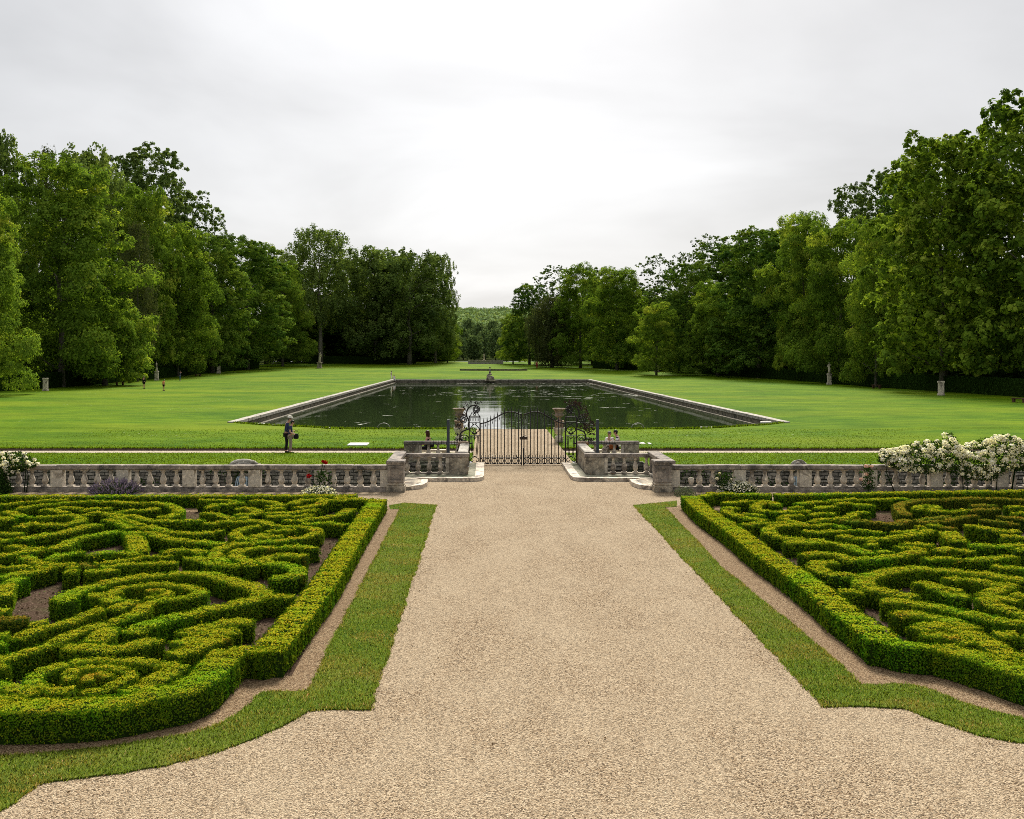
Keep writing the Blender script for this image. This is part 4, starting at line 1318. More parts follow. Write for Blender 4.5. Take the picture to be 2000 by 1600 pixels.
BAL2 = baluster_mesh(.60)
for s in (-1, 1):
    side = 'left' if s < 0 else 'right'
    X = lambda a: mx(a, s)
    def bx(mb, a0, a1, y0, y1, z0, z1, b=.012):
        p, q = sorted((X(a0), X(a1))); return mb.box(p - cx, q - cx, y0 - cy, y1 - cy, z0, z1, b)
    # low front balustrade of the bridge
    root = empty('balustrade', (X(3.6), 40.8, 0), 0, f'low four baluster stone balustrade just {side} of the gate, near side of ditch', 'balustrade')
    cx, cy = root.location.x, root.location.y
    bx(MB(), 2.18, 5.05, 40.62, 40.98, .76, .90, .02).build('rail', M_RAIL, root)
    mb = MB(); bx(mb, 2.2, 5.0, 40.6, 41.0, -.05, .10); bx(mb, 2.25, 4.95, 40.66, 40.94, .09, .165); mb.build('plinth', M_MOTTLE, root)
    bx(MB(), 2.22, 2.92, 40.64, 40.96, .10, .762, .015).build('pier', M_MOTTLE, root)
    bx(MB(), 2.93, 3.07, 40.68, 40.92, .162, .762).build('jamb', M_DIE, root)
    bx(MB(), 4.68, 4.98, 40.66, 40.94, .16, .762).build('pier', M_RAIL, root)
    bal_row(root, [X(3.28 + .42 * k) for k in range(4)], 40.8, .162, BAL2)
    # rail running from the pier back to it
    root = empty('stone_parapet', (X(4.78), 38.8, 0), 0, f'short stone parapet joining the {side} front pier to the low balustrade', 'parapet')
    cx, cy = root.location.x, root.location.y
    bx(MB(), 4.55, 4.98, 37.0, 40.6, .86, 1.0, .02).build('rail', M_RAIL, root)
    mb = MB(); bx(mb, 4.6, 4.92, 36.9, 40.6, -.05, .18); bx(mb, 4.62, 4.9, 37.9, 38.3, .17, .862); bx(mb, 4.62, 4.9, 39.4, 39.8, .17, .862); mb.build('wall_base', M_STONE, root)
    # parapet along the causeway up to the gate
    root = empty('stone_parapet', (X(2.36), 43, 0), 0, f'flat topped stone parapet along the causeway, {side} of the gravel', 'parapet')
    cx, cy = root.location.x, root.location.y
    bx(MB(), 2.24, 2.62, 40.985, 44.75, .80, .94, .02).build('rail', M_COPING, root)
    mb = MB(); bx(mb, 2.28, 2.58, 41.0, 44.7, -.05, .802); mb.build('wall_base', M_MOTTLE, root)
    mb = MB(); bx(mb, 2.27, 2.72, 44.76, 45.3, -.05, 1.0, .02); bx(mb, 2.4, 2.66, 44.72, 44.86, .5, .8, .01); mb.build('end_block', stone('rust_stained_stone_' + side, (.15, .11, .08), (.30, .22, .15), (.06, .05, .04), .4, .3, .9), root)
    # balustrade on the far side of the ditch, by the lawn
    root = empty('balustrade', (X(4.0), 47.0, 0), 0, f'stone balustrade {side} of the gate on the lawn side, people behind it', 'balustrade')
    cx, cy = root.location.x, root.location.y
    bx(MB(), 2.6, 5.14, 46.82, 47.18, .72, .86, .02).build('rail', M_RAIL, root)
    mb = MB(); bx(mb, 2.6, 5.14, 46.8, 47.2, -.05, .14); mb.build('plinth', M_MOTTLE, root)
    bx(MB(), 4.5, 5.12, 46.83, 47.17, .13, .722).build('pier', M_MOTTLE, root)
    bx(MB(), 4.36, 4.49, 46.88, 47.12, .13, .722).build('jamb', M_DIE, root)
    bal_row(root, [X(2.8 + .42 * k) for k in range(4)], 47.0, .14, baluster_mesh(.585))
    # kerbs and steps
    root = empty('stone_kerb', (X(2.4), 40.2, 0), 0, f'mossy stone kerb round the low balustrade {side} of the gravel path', 'kerb')
    cx, cy = root.location.x, root.location.y
    def pm(poly, z0, z1):
        q = [(X(a) - cx, y - cy) for a, y in poly]
        ar = sum(q[i][0] * q[(i + 1) % len(q)][1] - q[(i + 1) % len(q)][0] * q[i][1] for i in range(len(q)))
        return MB().prism(q if ar > 0 else q[::-1], z0, z1)
    pm([(1.62, 45.0), (1.62, 40.1), (1.68, 39.7), (1.85, 39.42), (2.05, 39.34), (4.1, 39.34), (4.1, 39.62), (2.2, 39.64), (1.95, 39.9), (1.95, 45.0)], -.05, .135).build('edge_stone', M_STONE, root)
    pm([(1.95, 45.0), (1.95, 39.9), (2.2, 39.64), (4.1, 39.62), (4.55, 39.62), (4.55, 40.62), (2.22, 40.62), (2.24, 45.0)], -.05, .12).build('paving', stone('mossy_paving_' + side, (.12, .12, .075), (.30, .28, .22), (.055, .065, .03), .5, .3), root)
    root = empty('stone_kerb', (X(4.3), 38, 0), 0, f'low rounded stone kerb beside the {side} front pier', 'kerb')
    cx, cy = root.location.x, root.location.y
    pm([(3.65, 38.95), (3.62, 38.0), (3.75, 37.3), (4.1, 36.95), (4.12, 37.2), (3.92, 37.45), (3.85, 38.0), (3.88, 38.95)], -.05, .14).build('edge_stone', M_STONE, root)
    pm([(4.1, 39.34), (3.88, 38.95), (3.85, 38.0), (3.92, 37.45), (4.12, 37.2), (4.1, 36.95), (4.55, 36.72), (4.55, 39.62), (4.1, 39.62)], -.05, .125).build('paving', M_MOTTLE, root)

# masked fountain heads on the far ditch wall
def fountain_head(px, kind, label):
    x = (px - VX) * 44.15 / F
    root = empty('fountain_head', (x, 44.3, 0), 0, label, 'fountain head')
    mb = MB(); r = random.Random(int(px))
    if kind == 'shell':
        for i in range(15):
            a = PI * i / 14
            mb.blob((.52 * math.cos(a), -.1, .05 + .21 * math.sin(a)), (.12, .14, .10), 8, 6, .16, rnd=r)
        for i in range(11):
            a = PI * i / 10
            mb.blob((.32 * math.cos(a), -.20, .03 + .14 * math.sin(a)), (.09, .10, .09), 8, 6, .16, rnd=r)
        mb.blob((0, -.05, .04), (.5, .2, .16), 12, 7, .05, rnd=r)
        mb.blob((.62, -.08, .06), (.13, .12, .11), 8, 6, .1, rnd=r); mb.blob((-.62, -.08, .04), (.12, .12, .09), 8, 6, .1, rnd=r)
    else:
        mb.blob((.08, -.02, .02), (.34, .22, .27), 14, 9, .04, rnd=r)
        pts = [(-.10 + .20 * (1 - t) * math.cos(t * 9), -.24, .03 + .20 * (1 - t) * math.sin(t * 9)) for t in np.linspace(0, .92, 26)]
        mb.tube(pts, .05, 7)
        pts = [(-.30 + .62 * t, -.18, .06 + .24 * math.sin(PI * (t * .9 + .08))) for t in np.linspace(0, 1, 12)]
        mb.tube(pts, [.05 + .02 * math.sin(k) for k in range(12)], 7)
        for sx in (-.46, .58): mb.blob((sx, -.06, .02), (.17, .14, .12), 9, 6, .08, rnd=r)
    mb.build('carved_crest', M_COPING, root)
    mb = MB().box(-.6, .6, -.16, .04, -.16, .0, .03); mb.blob((0, -.14, -.34), (.22, .14, .17), 10, 7, .1); mb.build('mask', M_MOTTLE, root)
    mb = MB()
    for i in range(8):
        dx = -.2 + .4 * i / 7
        pts = [(dx * (1 + .6 * t), -.22 - .30 * t ** .6, -.36 - .95 * t * t) for t in np.linspace(0, 1, 8)]
        mb.tube(pts, .028, 5)
    mb.build('water_spout', plain('falling_water', (.34, .42, .46), .12, .25, 20), root)
    mb = MB().lathe([(.3, -1.62), (.55, -1.4), (.62, -1.3), (.6, -1.28), (.1, -1.34)], 14, (0, -.45, 0)); mb.build('basin', M_POOLWALL, root)


fountain_head(476, 'shell', 'carved stone shell crest of a ditch wall fountain behind the left balustrade')
fountain_head(1560, 'scroll', 'carved stone scroll crest of a ditch wall fountain behind the right balustrade')

# ---------------------------------------------------------------- urns
def urn(px, py_top, Y, label, tilt=0.0):
    x = (px - VX) * Y / F
    root = empty('garden_urn', (x, Y, 0), 0, label, 'urn', 'urns beyond the gate')
    u = MB().lathe([(.12, 1.12), (.15, 1.15), (.08, 1.20), (.07, 1.26), (.13, 1.30), (.22, 1.36), (.26, 1.42), (.22, 1.46), (.21, 1.52), (.24, 1.62), (.30, 1.70), (.355, 1.735), (.365, 1.77), (.33, 1.785), (.29, 1.765), (.1, 1.68)], 18)
    for s_ in (-1, 1):
        u.tube([(s_ * .22, 0, 1.42), (s_ * .32, 0, 1.44), (s_ * .34, 0, 1.52), (s_ * .25, 0, 1.56)], .022, 6)
    u.build('vase', M_URN, root)
    p = MB().box(-.22, .22, -.22, .22, .75, 1.08, .015).box(-.26, .26, -.26, .26, 1.06, 1.13, .015)
    for sx in (-.14, 0, .14): p.box(sx - .035, sx + .035, -.235, -.219, .82, 1.0, .004)
    p.build('block', stone('urn_block_stone_' + str(px), (.20, .12, .08), (.36, .26, .19), (.08, .06, .045), .4, .3, .6), root)
    MB().lathe([(.16, .40), (.20, .44), (.27, .58), (.30, .70), (.31, .74), (.28, .758)], 14).box(-.20, .20, -.20, .20, -.05, .30, .02).lathe([(.18, .29), (.13, .33), (.14, .41)], 12).build('pedestal', M_STONE, root)


urn(897, 800, 57.0, 'brown stone urn on a pedestal behind the left iron scroll')
urn(1092, 797, 57.0, 'brown stone urn on a pedestal seen above the right gate leaf')

# slate blue steel posts in the ditch
for px, lab in ((875.5, 'slim slate blue steel post in the ditch left of the gate'), (1167, 'slim slate blue steel post in the ditch right of the gate')):
    x = (px - VX) * 42.0 / F
    root = empty('steel_post', (x, 42.0, -1.6), 0, lab, 'post', 'blue posts flanking the gate')
    MB().box(-.055, .055, -.055, .055, 0, 3.70, .006).build('shaft', M_POST, root)
    MB().box(-.11, .11, -.11, .11, -.01, .025, .004).build('base_plate', M_POST, root)

# metal hoops by the pool edge
for px, py, lab in ((749.5, 838, 'grey metal hoop standing at the pool edge left of the gate'), (1245.5, 837.5, 'grey metal hoop standing at the pool edge right of the gate')):
    x, y = W(px, py); y = YP0 - .05; x = (px - VX) * y / F
    pts = [(.40 * math.cos(a), 0, .36 * math.sin(a)) for a in np.linspace(0, PI, 17)]
    pts = [(.40, 0, -.12)] + pts + [(-.40, 0, -.12)]
    o = MB().tube(pts, .024, 8).build('metal_hoop', M_HOOP, None, (x, y, 0)); tag(o, lab, 'hoop', 'hoops on the near pool edge')

# ---------------------------------------------------------------- wrought iron gate
def arc(cx, cz, r, a0, a1, n=14, y=0.0, r2=None):
    r2 = r if r2 is None else r2
    return [(cx + (r + (r2 - r) * t) * math.cos(a0 + (a1 - a0) * t), y, cz + (r + (r2 - r) * t) * math.sin(a0 + (a1 - a0) * t)) for t in np.linspace(0, 1, n)]


def top_z(u):
    """height of the gate's top rail, u = 0 at the hinge .. 1 at the meeting stile"""
    return float(np.interp(u, [0, .1, .2, .3, .4, .5, .6, .68, .76, .84, .92, 1.0], [1.74, 1.77, 1.83, 1.92, 2.02, 2.12, 2.20, 2.235, 2.24, 2.21, 2.16, 2.11]))


LEAFW = 1.755
for s in (-1, 1):
    side = 'left' if s < 0 else 'right'
    root = empty('iron_gate', (AX + s * 1.79, YG, 0.0), 0, f'{side} leaf of the black wrought iron gate with spear topped bars', 'gate', 'leaves of the wrought iron gate')
    X = lambda u: -s * u * LEAFW           # towards the middle
    fr = MB()
    pts = [(X(u), 0, top_z(u)) for u in np.linspace(0, 1, 30)]
    fr.tube(pts, .030, 6)
    for z in (.05, .30): fr.box(min(X(0), X(1)), max(X(0), X(1)), -.016, .016, z - .018, z + .018)
    fr.box(X(0) - .026, X(0) + .026, -.024, .024, .0, 1.76)
    fr.box(X(.992) - .022, X(.992) + .022, -.02, .02, -.02, 2.14)
    fr.build('frame', M_IRON, root)
    NB = 12
    for k in range(1, NB):
        u = k / NB
        zt = top_z(u)
        mb = MB().tube([(X(u), 0, .05), (X(u), 0, zt + .02)], 0.020, 5, smooth=True)
        mb.tube([(X(u), 0, zt + .02), (X(u), 0, zt + .07), (X(u), 0, zt + .10), (X(u), 0, zt + .22)], [0.020, .026, .020, .004], 5)
        mb.build('bar', M_IRON, root)
    orn = MB()
    for k in range(NB):
        u = (k + .5) / NB
        zt = top_z(u)
        orn.tube([(X(u), 0, zt - .01), (X(u), 0, zt - .10), (X(u), 0, zt - .13), (X(u), 0, zt - .19)], [.008, .010, .020, .005], 5)
        w_ = .018 * (1 if k % 2 else -1)
        orn.tube([(X(u), 0, .31), (X(u) + w_, 0, .38), (X(u) - w_, 0, .45), (X(u) + w_ * .6, 0, .53)], [.011, .014, .010, .003], 5)
    for k in range(6):
        c = (k + .5) / 6
        for sg in (-1, 1):
            a = PI / 2
            orn.tube([(X(c) + sg * (.125 - .075 * math.sin(t)) , 0, .175 + .105 * math.cos(t)) for t in np.linspace(0, PI, 9)], .019, 5)
        orn.tube([(X(c) + .045, 0, .175), (X(c) - .045, 0, .175)], .019, 5)
        orn.tube([(X(c), 0, .07), (X(c), 0, .12), (X(c), 0, .175), (X(c), 0, .23), (X(c), 0, .28)], [.024, .01, .03, .01, .024], 6)
    orn.tube(arc(X(.93), .42, .12, (PI if s < 0 else PI * 2), (PI * 1.5), 6), .020, 5)
    orn.build('scroll_panel', M_IRON, root)
    if s > 0:
        MB().box(X(1) - .17, X(1) + .17, -.045, .045, 1.07, 1.19, .01).tube([(X(1) - .05, -.06, 1.20), (X(1) + .08, -.06, 1.24)], .02, 6).build('lock_box', M_IRON_RUST, root)
        MB().box(X(1) - .03, X(1) + .03, -.03, .03, -.04, .72, .006).build('drop_bolt', M_IRON, root)

    # pilaster panel with its volutes
    root = empty('iron_pilaster', (AX + s * 2.025, YG, 0), 0, f'wrought iron pilaster with scrolled volutes on the {side} of the gate', 'gate pilaster')
    q = -s                                   # outer side is -q
    fr = MB()
    for xx in (-.225, .225): fr.box(xx - .022, xx + .022, -.03, .03, -.02, 2.04)
    for xx in (-.225, .225): fr.box(xx - .045, xx + .045, -.05, .05, -.03, .06, .008)
    for z, t in ((.05, .02), (2.02, .028), (1.80, .018), (1.24, .012)): fr.box(-.25 if t > .025 else -.21, .25 if t > .025 else .21, -.022, .022, z - t, z + t)
    for k in range(6): fr.tube([(-.17 + .068 * k, 0, 1.86), (-.17 + .068 * k, 0, 1.97)], [.016, .008], 5)
    fr.build('frame', M_IRON, root)
    sc = MB()
    for m_ in (-1, 1):
        sc.tube([(m_ * .17, 0, 1.23), (m_ * .105, 0, .40)], .016, 5)
        sc.tube([(m_ * .125, 0, 1.23), (m_ * .060, 0, .40)], .016, 5)
        sc.tube([(0, 0, 1.10), (m_ * .10, 0, 1.20), (m_ * .14, 0, 1.16)], .016, 5)
        sc.tube([(m_ * .09, 0, 1.72)] + arc(m_ * .055, 1.73, .035, 0, m_ * 4.6, 8) , .015, 5)
        pts = [(m_ * .01, 0, 1.73), (m_ * .12, 0, 1.62), (m_ * .19, 0, 1.52), (m_ * .165, 0, 1.42), (m_ * .05, 0, 1.36), (-m_ * .05, 0, 1.30), (-m_ * .10, 0, 1.34), (-m_ * .07, 0, 1.38)]
        sc.tube(catmull(pts, .03), .019, 5)
        pts = [(0, 0, 1.26), (m_ * .07, 0, 1.36), (m_ * .02, 0, 1.46), (m_ * .05, 0, 1.52), (m_ * .09, 0, 1.48)]
        sc.tube(catmull(pts, .03), .016, 5)
        sc.tube(arc(m_ * .10, .20, .10, PI / 2, PI / 2 - m_ * 4.9, 16, r2=.03), .019, 5)
        sc.tube([(m_ * .10, 0, .30), (-m_ * .03, 0, .38)], .017, 5)
    sc.tube([(0, 0, 1.23), (0, 0, 1.12), (0, 0, 1.02)], [.02, .016, .004], 5)
    sc.box(-.12, .12, -.016, .016, .36, .385)
    sc.build('scroll_panel', M_IRON, root)
    cr = MB()
    for m_ in (-1, 1): cr.tube([(m_ * .22, 0, 2.04), (m_ * .15, 0, 2.12), (m_ * .13, 0, 2.20)], .019, 5)
    cr.tube([(-.15, 0, 2.19), (.15, 0, 2.19)], .020, 5); cr.tube(arc(0, 2.12, .045, 0, 2 * PI, 12), .019, 5)
    cr.build('crown_piece', M_IRON, root)
    vo = MB()
    # main volute chain on the outer side, as in the photo: low ring, small middle ring, large top ring
    def fx(pts): return [(p[0] * -q if False else p[0] * q, p[1], p[2]) for p in pts]
    stem = [(-.10, 0, .93), (-.30, 0, .885), (-.52, 0, .99), (-.62, 0, 1.18), (-.55, 0, 1.38), (-.40, 0, 1.46), (-.24, 0, 1.52), (-.20, 0, 1.55)]
    vo.tube(fx(catmull(stem, .04)), [.034] * len(catmull(stem, .04)), 6)
    vo.tube(fx(arc(-.44, 1.07, .20, -.9, 2 * PI - .9, 22)), .024, 6)
    vo.tube(fx(arc(-.44, 1.07, .13, 0, 4 * PI, 26, r2=.03)), .016, 5)
    stem2 = [(-.22, 0, 1.54), (-.27, 0, 1.66), (-.24, 0, 1.86), (-.32, 0, 2.02), (-.34, 0, 2.18), (-.28, 0, 2.36), (-.12, 0, 2.49), (.06, 0, 2.50)]
    c2 = catmull(stem2, .04); vo.tube(fx(c2), .034, 6)
    vo.tube(fx(arc(.06, 2.335, .165, PI / 2, PI / 2 - 2.6 * 2 * PI, 50, r2=.03)), .025, 6)
    vo.tube(fx(arc(-.46, 1.90, .19, -.3, -.3 + 2.3 * 2 * PI, 46, r2=.03)), .025, 6)
    for c_ in ((-.46, 1.90, .16), (.06, 2.335, .14), (-.44, 1.07, .14)):
        for k in range(9):
            a = 2 * PI * k / 9
            vo.tube(fx([(c_[0] + .05 * math.cos(a), 0, c_[1] + .05 * math.sin(a)), (c_[0] + c_[2] * math.cos(a + .35), 0, c_[1] + c_[2] * math.sin(a + .35))]), [.016, .008], 4)
    vo.tube(fx(catmull([(-.62, 0, 1.15), (-.72, 0, 1.05), (-.74, 0, .93)], .04)), .020, 5)
    # lower half wheel of spikes
    vo.tube(fx(arc(-.52, .62, .20, -.2, PI + .2, 14)), .020, 5)
    for k in range(9):
        a = -.1 + (PI + .2) * k / 8
        vo.tube(fx([(-.52 + .05 * math.cos(a), 0, .62 + .05 * math.sin(a)), (-.52 + .27 * math.cos(a), 0, .62 + .27 * math.sin(a))]), [.016, .007], 4)
    vo.tube(fx([(-.24, 0, .62), (-.74, 0, .60)]), .019, 5); vo.tube(fx([(-.24, 0, .90), (-1.9, 0, .90)]), .019, 5)
    for k in range(11): vo.tube(fx([(-.74 - .11 * k, 0, .86), (-.74 - .11 * k, 0, 1.04)]), [.015, .006], 4)
    vo.build('volute', M_IRON, root)
    # twigs and leaves springing from the volutes
    tw = MB(); r = random.Random(40 + s)
    dens = 2.6 if s > 0 else 1.0
    def twig(p0, ang, L, nl):
        p1 = (p0[0] + L * math.cos(ang), 0, p0[1] + L * math.sin(ang))
        mid = ((p0[0] + p1[0]) / 2 + .04 * math.sin(ang), r.uniform(-.05, .05), (p0[1] + p1[2]) / 2 + .03)
        tw.tube(fx([(p0[0], 0, p0[1]), mid, p1]), [.010, .008, .005], 4)
        for _ in range(nl):
            t = r.uniform(.35, 1.05); bx_, bz_ = p0[0] + (p1[0] - p0[0]) * t, p0[1] + (p1[2] - p0[1]) * t
            a = ang + r.uniform(-1.5, 1.5); l = r.uniform(.05, .10)
            tip = (bx_ + l * math.cos(a), r.uniform(-.05, .05), bz_ + l * math.sin(a))
            n_ = (-math.sin(a) * .022, 0, math.cos(a) * .022)
            mdl = ((bx_ + tip[0]) / 2, tip[1], (bz_ + tip[2]) / 2)
            pts = fx([(bx_, 0, bz_), (mdl[0] + n_[0], mdl[1] + .012, mdl[2] + n_[2]), tip, (mdl[0] - n_[0], mdl[1] + .012, mdl[2] - n_[2])])
            tw.add(pts, [(0, 1, 2, 3)])
    for p0, ang, L in (((-.33, 2.20), 2.2, .24), ((-.28, 2.36), 1.9, .26), ((-.18, 2.45), 1.5, .26), ((-.05, 2.50), 1.0, .24), ((.02, 2.50), .6, .26), ((-.34, 2.05), 2.7, .2),
                       ((-.64, 1.9), 2.9, .16), ((-.60, 1.75), 3.6, .2), ((-.58, 1.40), 2.3, .24), ((-.62, 1.25), 2.9, .2), ((-.62, 1.12), 3.4, .2), ((-.55, 1.45), 1.9, .22), ((-.45, 1.48), 1.5, .16)):
        twig(p0, ang, L, 7)
        if s > 0:
            for _ in range(3): twig((p0[0] - r.uniform(0, .22), p0[1] + r.uniform(-.15, .12)), ang + r.uniform(-.7, .7), L * r.uniform(.8, 1.3), 8)
    tw.build('iron_foliage', M_IRON_RUST if s > 0 else M_IRON, root)
# ---------------------------------------------------------------- trees
def crown_mesh(name, seed, H, R, base, mat, n_clump=120, per=320, leaf=0.42, prof='dome', rc=(.20, .36), drop=0.0, gaps=0.0, thin=1.0, flat=.78, aspect=.7, inner=5200):
    """leaf cloud: many leaves on lobes spread over an uneven crown; local z=0 is the ground"""
    r = np.random.default_rng(seed)
    lob_a = r.uniform(0, 2 * PI, 5); lob_k = r.integers(2, 5, 5); lob_s = r.uniform(.04, .13, 5)
    P, N, T = [], [], []
    hh = H - base
    k = 0
    golden = PI * (3 - 5 ** .5)
    for i in range(n_clump):
        t = ((i + r.random()) / n_clump)
        if prof == 'dome': t = t ** .85; pr = np.interp(t, [0, .08, .25, .5, .72, .88, .96, 1], [.62, .88, 1, 1, .96, .84, .68, .42])
        elif prof == 'skirt': t = t ** .95; pr = np.interp(t, [0, .10, .25, .45, .65, .82, .93, 1], [.86, 1.0, 1.0, 1.0, .97, .90, .78, .55])
        elif prof == 'column': pr = np.interp(t, [0, .1, .4, .7, .88, 1], [.7, .95, 1, .86, .6, .2])
        elif prof == 'vase': pr = np.interp(t, [0, .12, .4, .7, .86, .95, 1], [.30, .46, .74, 1, .95, .7, .3])
        else: pr = np.interp(t, [0, .2, .6, .85, 1], [.5, .9, 1, .7, .2])
        a = i * golden + r.normal(0, .35)
        ed = 1 + sum(s_ * math.sin(kk * a + ph + t * 5) for kk, ph, s_ in zip(lob_k, lob_a, lob_s))
        f = 1 - .42 * r.random() ** 2.5
        c_r = R * r.uniform(*rc) * (1 - .2 * max(0, t - .7) / .3)
        rad = max(0.0, R * pr * ed * f - c_r * .55)
        if gaps and r.random() < gaps: continue
        cz = base + hh * t * .97 - c_r * .25
        cen = np.array([rad * math.cos(a), rad * math.sin(a), cz])
        n = int(per * (c_r / (R * .28)) ** 2 * thin)
        sub = unit(r.normal(0, 1, (max(6, n // 30), 3))); sub[:, 2] = np.abs(sub[:, 2]) * .9 - .25
        sub = unit(sub)
        si = r.integers(0, len(sub), n); w = sub[si]
        am = r.uniform(.84, 1.14, len(sub))[si]; tt_ = r.normal(0, .09, len(sub))[si]
        off = r.normal(0, .15, (n, 3)); d = unit(w + off)
        bul = np.sqrt(np.clip(1 - (np.linalg.norm(off, axis=1) / .42) ** 2, 0, 1))
        rr = c_r * (1.0 - .30 * r.random(n) ** 2.5) * (1 + .05 * r.normal(0, 1, n))
        p = d * (rr * am * (.86 + .20 * bul))[:, None]; p[:, 2] *= flat
        if drop:
            p[:, 2] -= drop * r.random(n) ** 1.5 * c_r * 1.6
        P.append(p + cen); N.append(w * .9 + off * 2.8 + np.array([0, 0, .38])); T.append(np.clip(r.normal(.42, .13, n) + r.normal(0, .16) + tt_, 0, 1))
    if inner:                                   # twigs and leaves inside the crown
        tq = r.random(inner); d2 = r.normal(0, 1, (inner, 2)); d2 /= np.linalg.norm(d2, axis=1, keepdims=True)
        rq = R * np.interp(tq, [0, .1, .7, .9, 1], [.35, .72, .66, .42, .15]) * np.sqrt(r.random(inner))
        P.append(np.stack([d2[:, 0] * rq, d2[:, 1] * rq, base + hh * .95 * tq], 1)); N.append(r.normal(0, 1, (inner, 3)) + np.array([0, 0, .4])); T.append(np.clip(r.normal(.3, .12, inner), 0, 1))
    P, N, T = np.concatenate(P), np.concatenate(N), np.concatenate(T)
    P[:, 2] = np.maximum(P[:, 2], .35)
    V, Fq = leaf_quads(P, N, leaf, aspect, .34, r, .85)
    return np_mesh(name, V, [Fq], [mat], attrs={'tint': T}, normals=leaf_quads.last)


def trunk_mesh(seed, H, R, base, girth, bk=None):
    r = random.Random(seed); mb = MB()
    top = base + (H - base) * .72
    pts = [(0, 0, -.6)] + [(r.uniform(-.12, .12) * k, r.uniform(-.12, .12) * k, top * k / 6) for k in range(1, 7)]
    mb.tube(pts, [girth * 1.45] + [girth * (1.05 - .85 * k / 6) for k in range(1, 7)], 9)
    for k in range(9):
        z0 = base * .85 + (top - base) * k / 9; a = k * 2.4 + r.uniform(-.4, .4); L = R * r.uniform(.55, .85)
        q = int(min(5, max(1, z0 / top * 6)))
        p0 = Vector(pts[q]); p0.z = z0
        mb.tube([p0, p0 + Vector((math.cos(a) * L * .5, math.sin(a) * L * .5, L * .35)), p0 + Vector((math.cos(a) * L, math.sin(a) * L, L * .55))], [girth * .38, girth * .24, girth * .06], 6)
    return mb.mesh('trunk', bk or M_BARK)


# prototypes: height 10 units high crowns are stretched per tree through the tree's scale
KINDS = {}
def kind(key, name, H, R, base, mat, girth=.4, variants=2, bk=None, **kw):
    KINDS[key] = [(name, H, R, crown_mesh('crown', hash_(key) + 31 * v, H, R, base, mat, **kw), trunk_mesh(hash_(key) + v, H, R, base, girth, bk)) for v in range(variants)]
def hash_(s): return sum((i + 3) * ord(c) for i, c in enumerate(s))

kind('lime', 'lime_tree', 30, 8.0, 2.2, M_LIME, variants=3, n_clump=64, per=680, leaf=.36, prof='skirt', rc=(.25, .44))
kind('low_lime', 'lime_tree', 13, 8.0, 1.0, M_LIME, variants=1, n_clump=52, per=560, leaf=.36, prof='dome', rc=(.22, .36))
kind('plane', 'plane_tree', 31, 6.8, 2.6, M_PLANE, variants=2, n_clump=210, per=310, leaf=.46, prof='skirt', rc=(.17, .30), flat=.9)
kind('chestnut', 'chestnut_tree', 30, 7.5, 2.2, M_CHEST, variants=3, n_clump=88, per=480, leaf=.40, prof='skirt', rc=(.22, .36), flat=.7)
kind('ash', 'ash_tree', 40, 7.0, 13, M_ASH, variants=3, n_clump=120, per=280, leaf=.44, prof='dome', rc=(.17, .32), gaps=.10, thin=1.0, inner=1500)
kind('birch', 'birch_tree', 36, 5.5, 8, M_WILLOW, .25, variants=2, n_clump=110, per=200, leaf=.46, prof='column', rc=(.18, .32), drop=1.5, gaps=.15, thin=.8, aspect=.4, inner=2500)
kind('beech', 'beech_tree', 38, 10.0, 12.0, M_ELM, .55, variants=1, bk=M_BARKP, n_clump=110, per=330, leaf=.50, prof='dome', rc=(.18, .32), drop=.5, gaps=.05, inner=3000)
kind('elm', 'elm_tree', 35, 9.5, 4.0, M_ELM, .5, variants=3, bk=M_BARKP, n_clump=120, per=330, leaf=.52, prof='dome', rc=(.19, .33), drop=.4, gaps=.05)
kind('willow', 'willow_tree', 18, 5.2, 1.5, M_WILLOW, .4, variants=1, n_clump=110, per=260, leaf=.42, prof='dome', rc=(.2, .34), drop=1.4, aspect=.4)
kind('aspen', 'aspen_tree', 30, 4.5, 12, M_ASH, .25, variants=2, n_clump=80, per=150, leaf=.40, prof='vase', rc=(.16, .30), gaps=.08, thin=.7, inner=300)
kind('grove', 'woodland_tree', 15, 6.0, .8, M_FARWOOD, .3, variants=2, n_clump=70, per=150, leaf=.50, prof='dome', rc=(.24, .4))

tcount = {}
ADJ = {}


def tree(key, px, py_top, Y, label, r_px=None, group=None, dx=0.0):
    """crown centre at photo column px, top at row py_top, standing Y metres away"""
    vs = KINDS[key]; i = tcount.get(key, 0); tcount[key] = i + 1
    name, H, R, cm, tm = vs[i % len(vs)]
    x = (px - VX) * Y / F; gz = terrain(Y)
    h = HC + (VY - py_top) * Y / F - gz
    sz = h / H
    sr = sz if r_px is None else (r_px * (1.12 if key in ('lime', 'chestnut', 'plane', 'elm') else 1.0) * Y / F) / R
    root = empty(name, (x + dx, Y, gz - .02), (i * 2.39996 + 0.6) % (2 * PI), label, 'tree', group)
    root.scale = (sr, sr, sz)
    link('crown', cm, root); link('trunk', tm, root)
    return root


GL, GR = 'trees lining the left side of the lawn', 'trees lining the right side of the lawn'
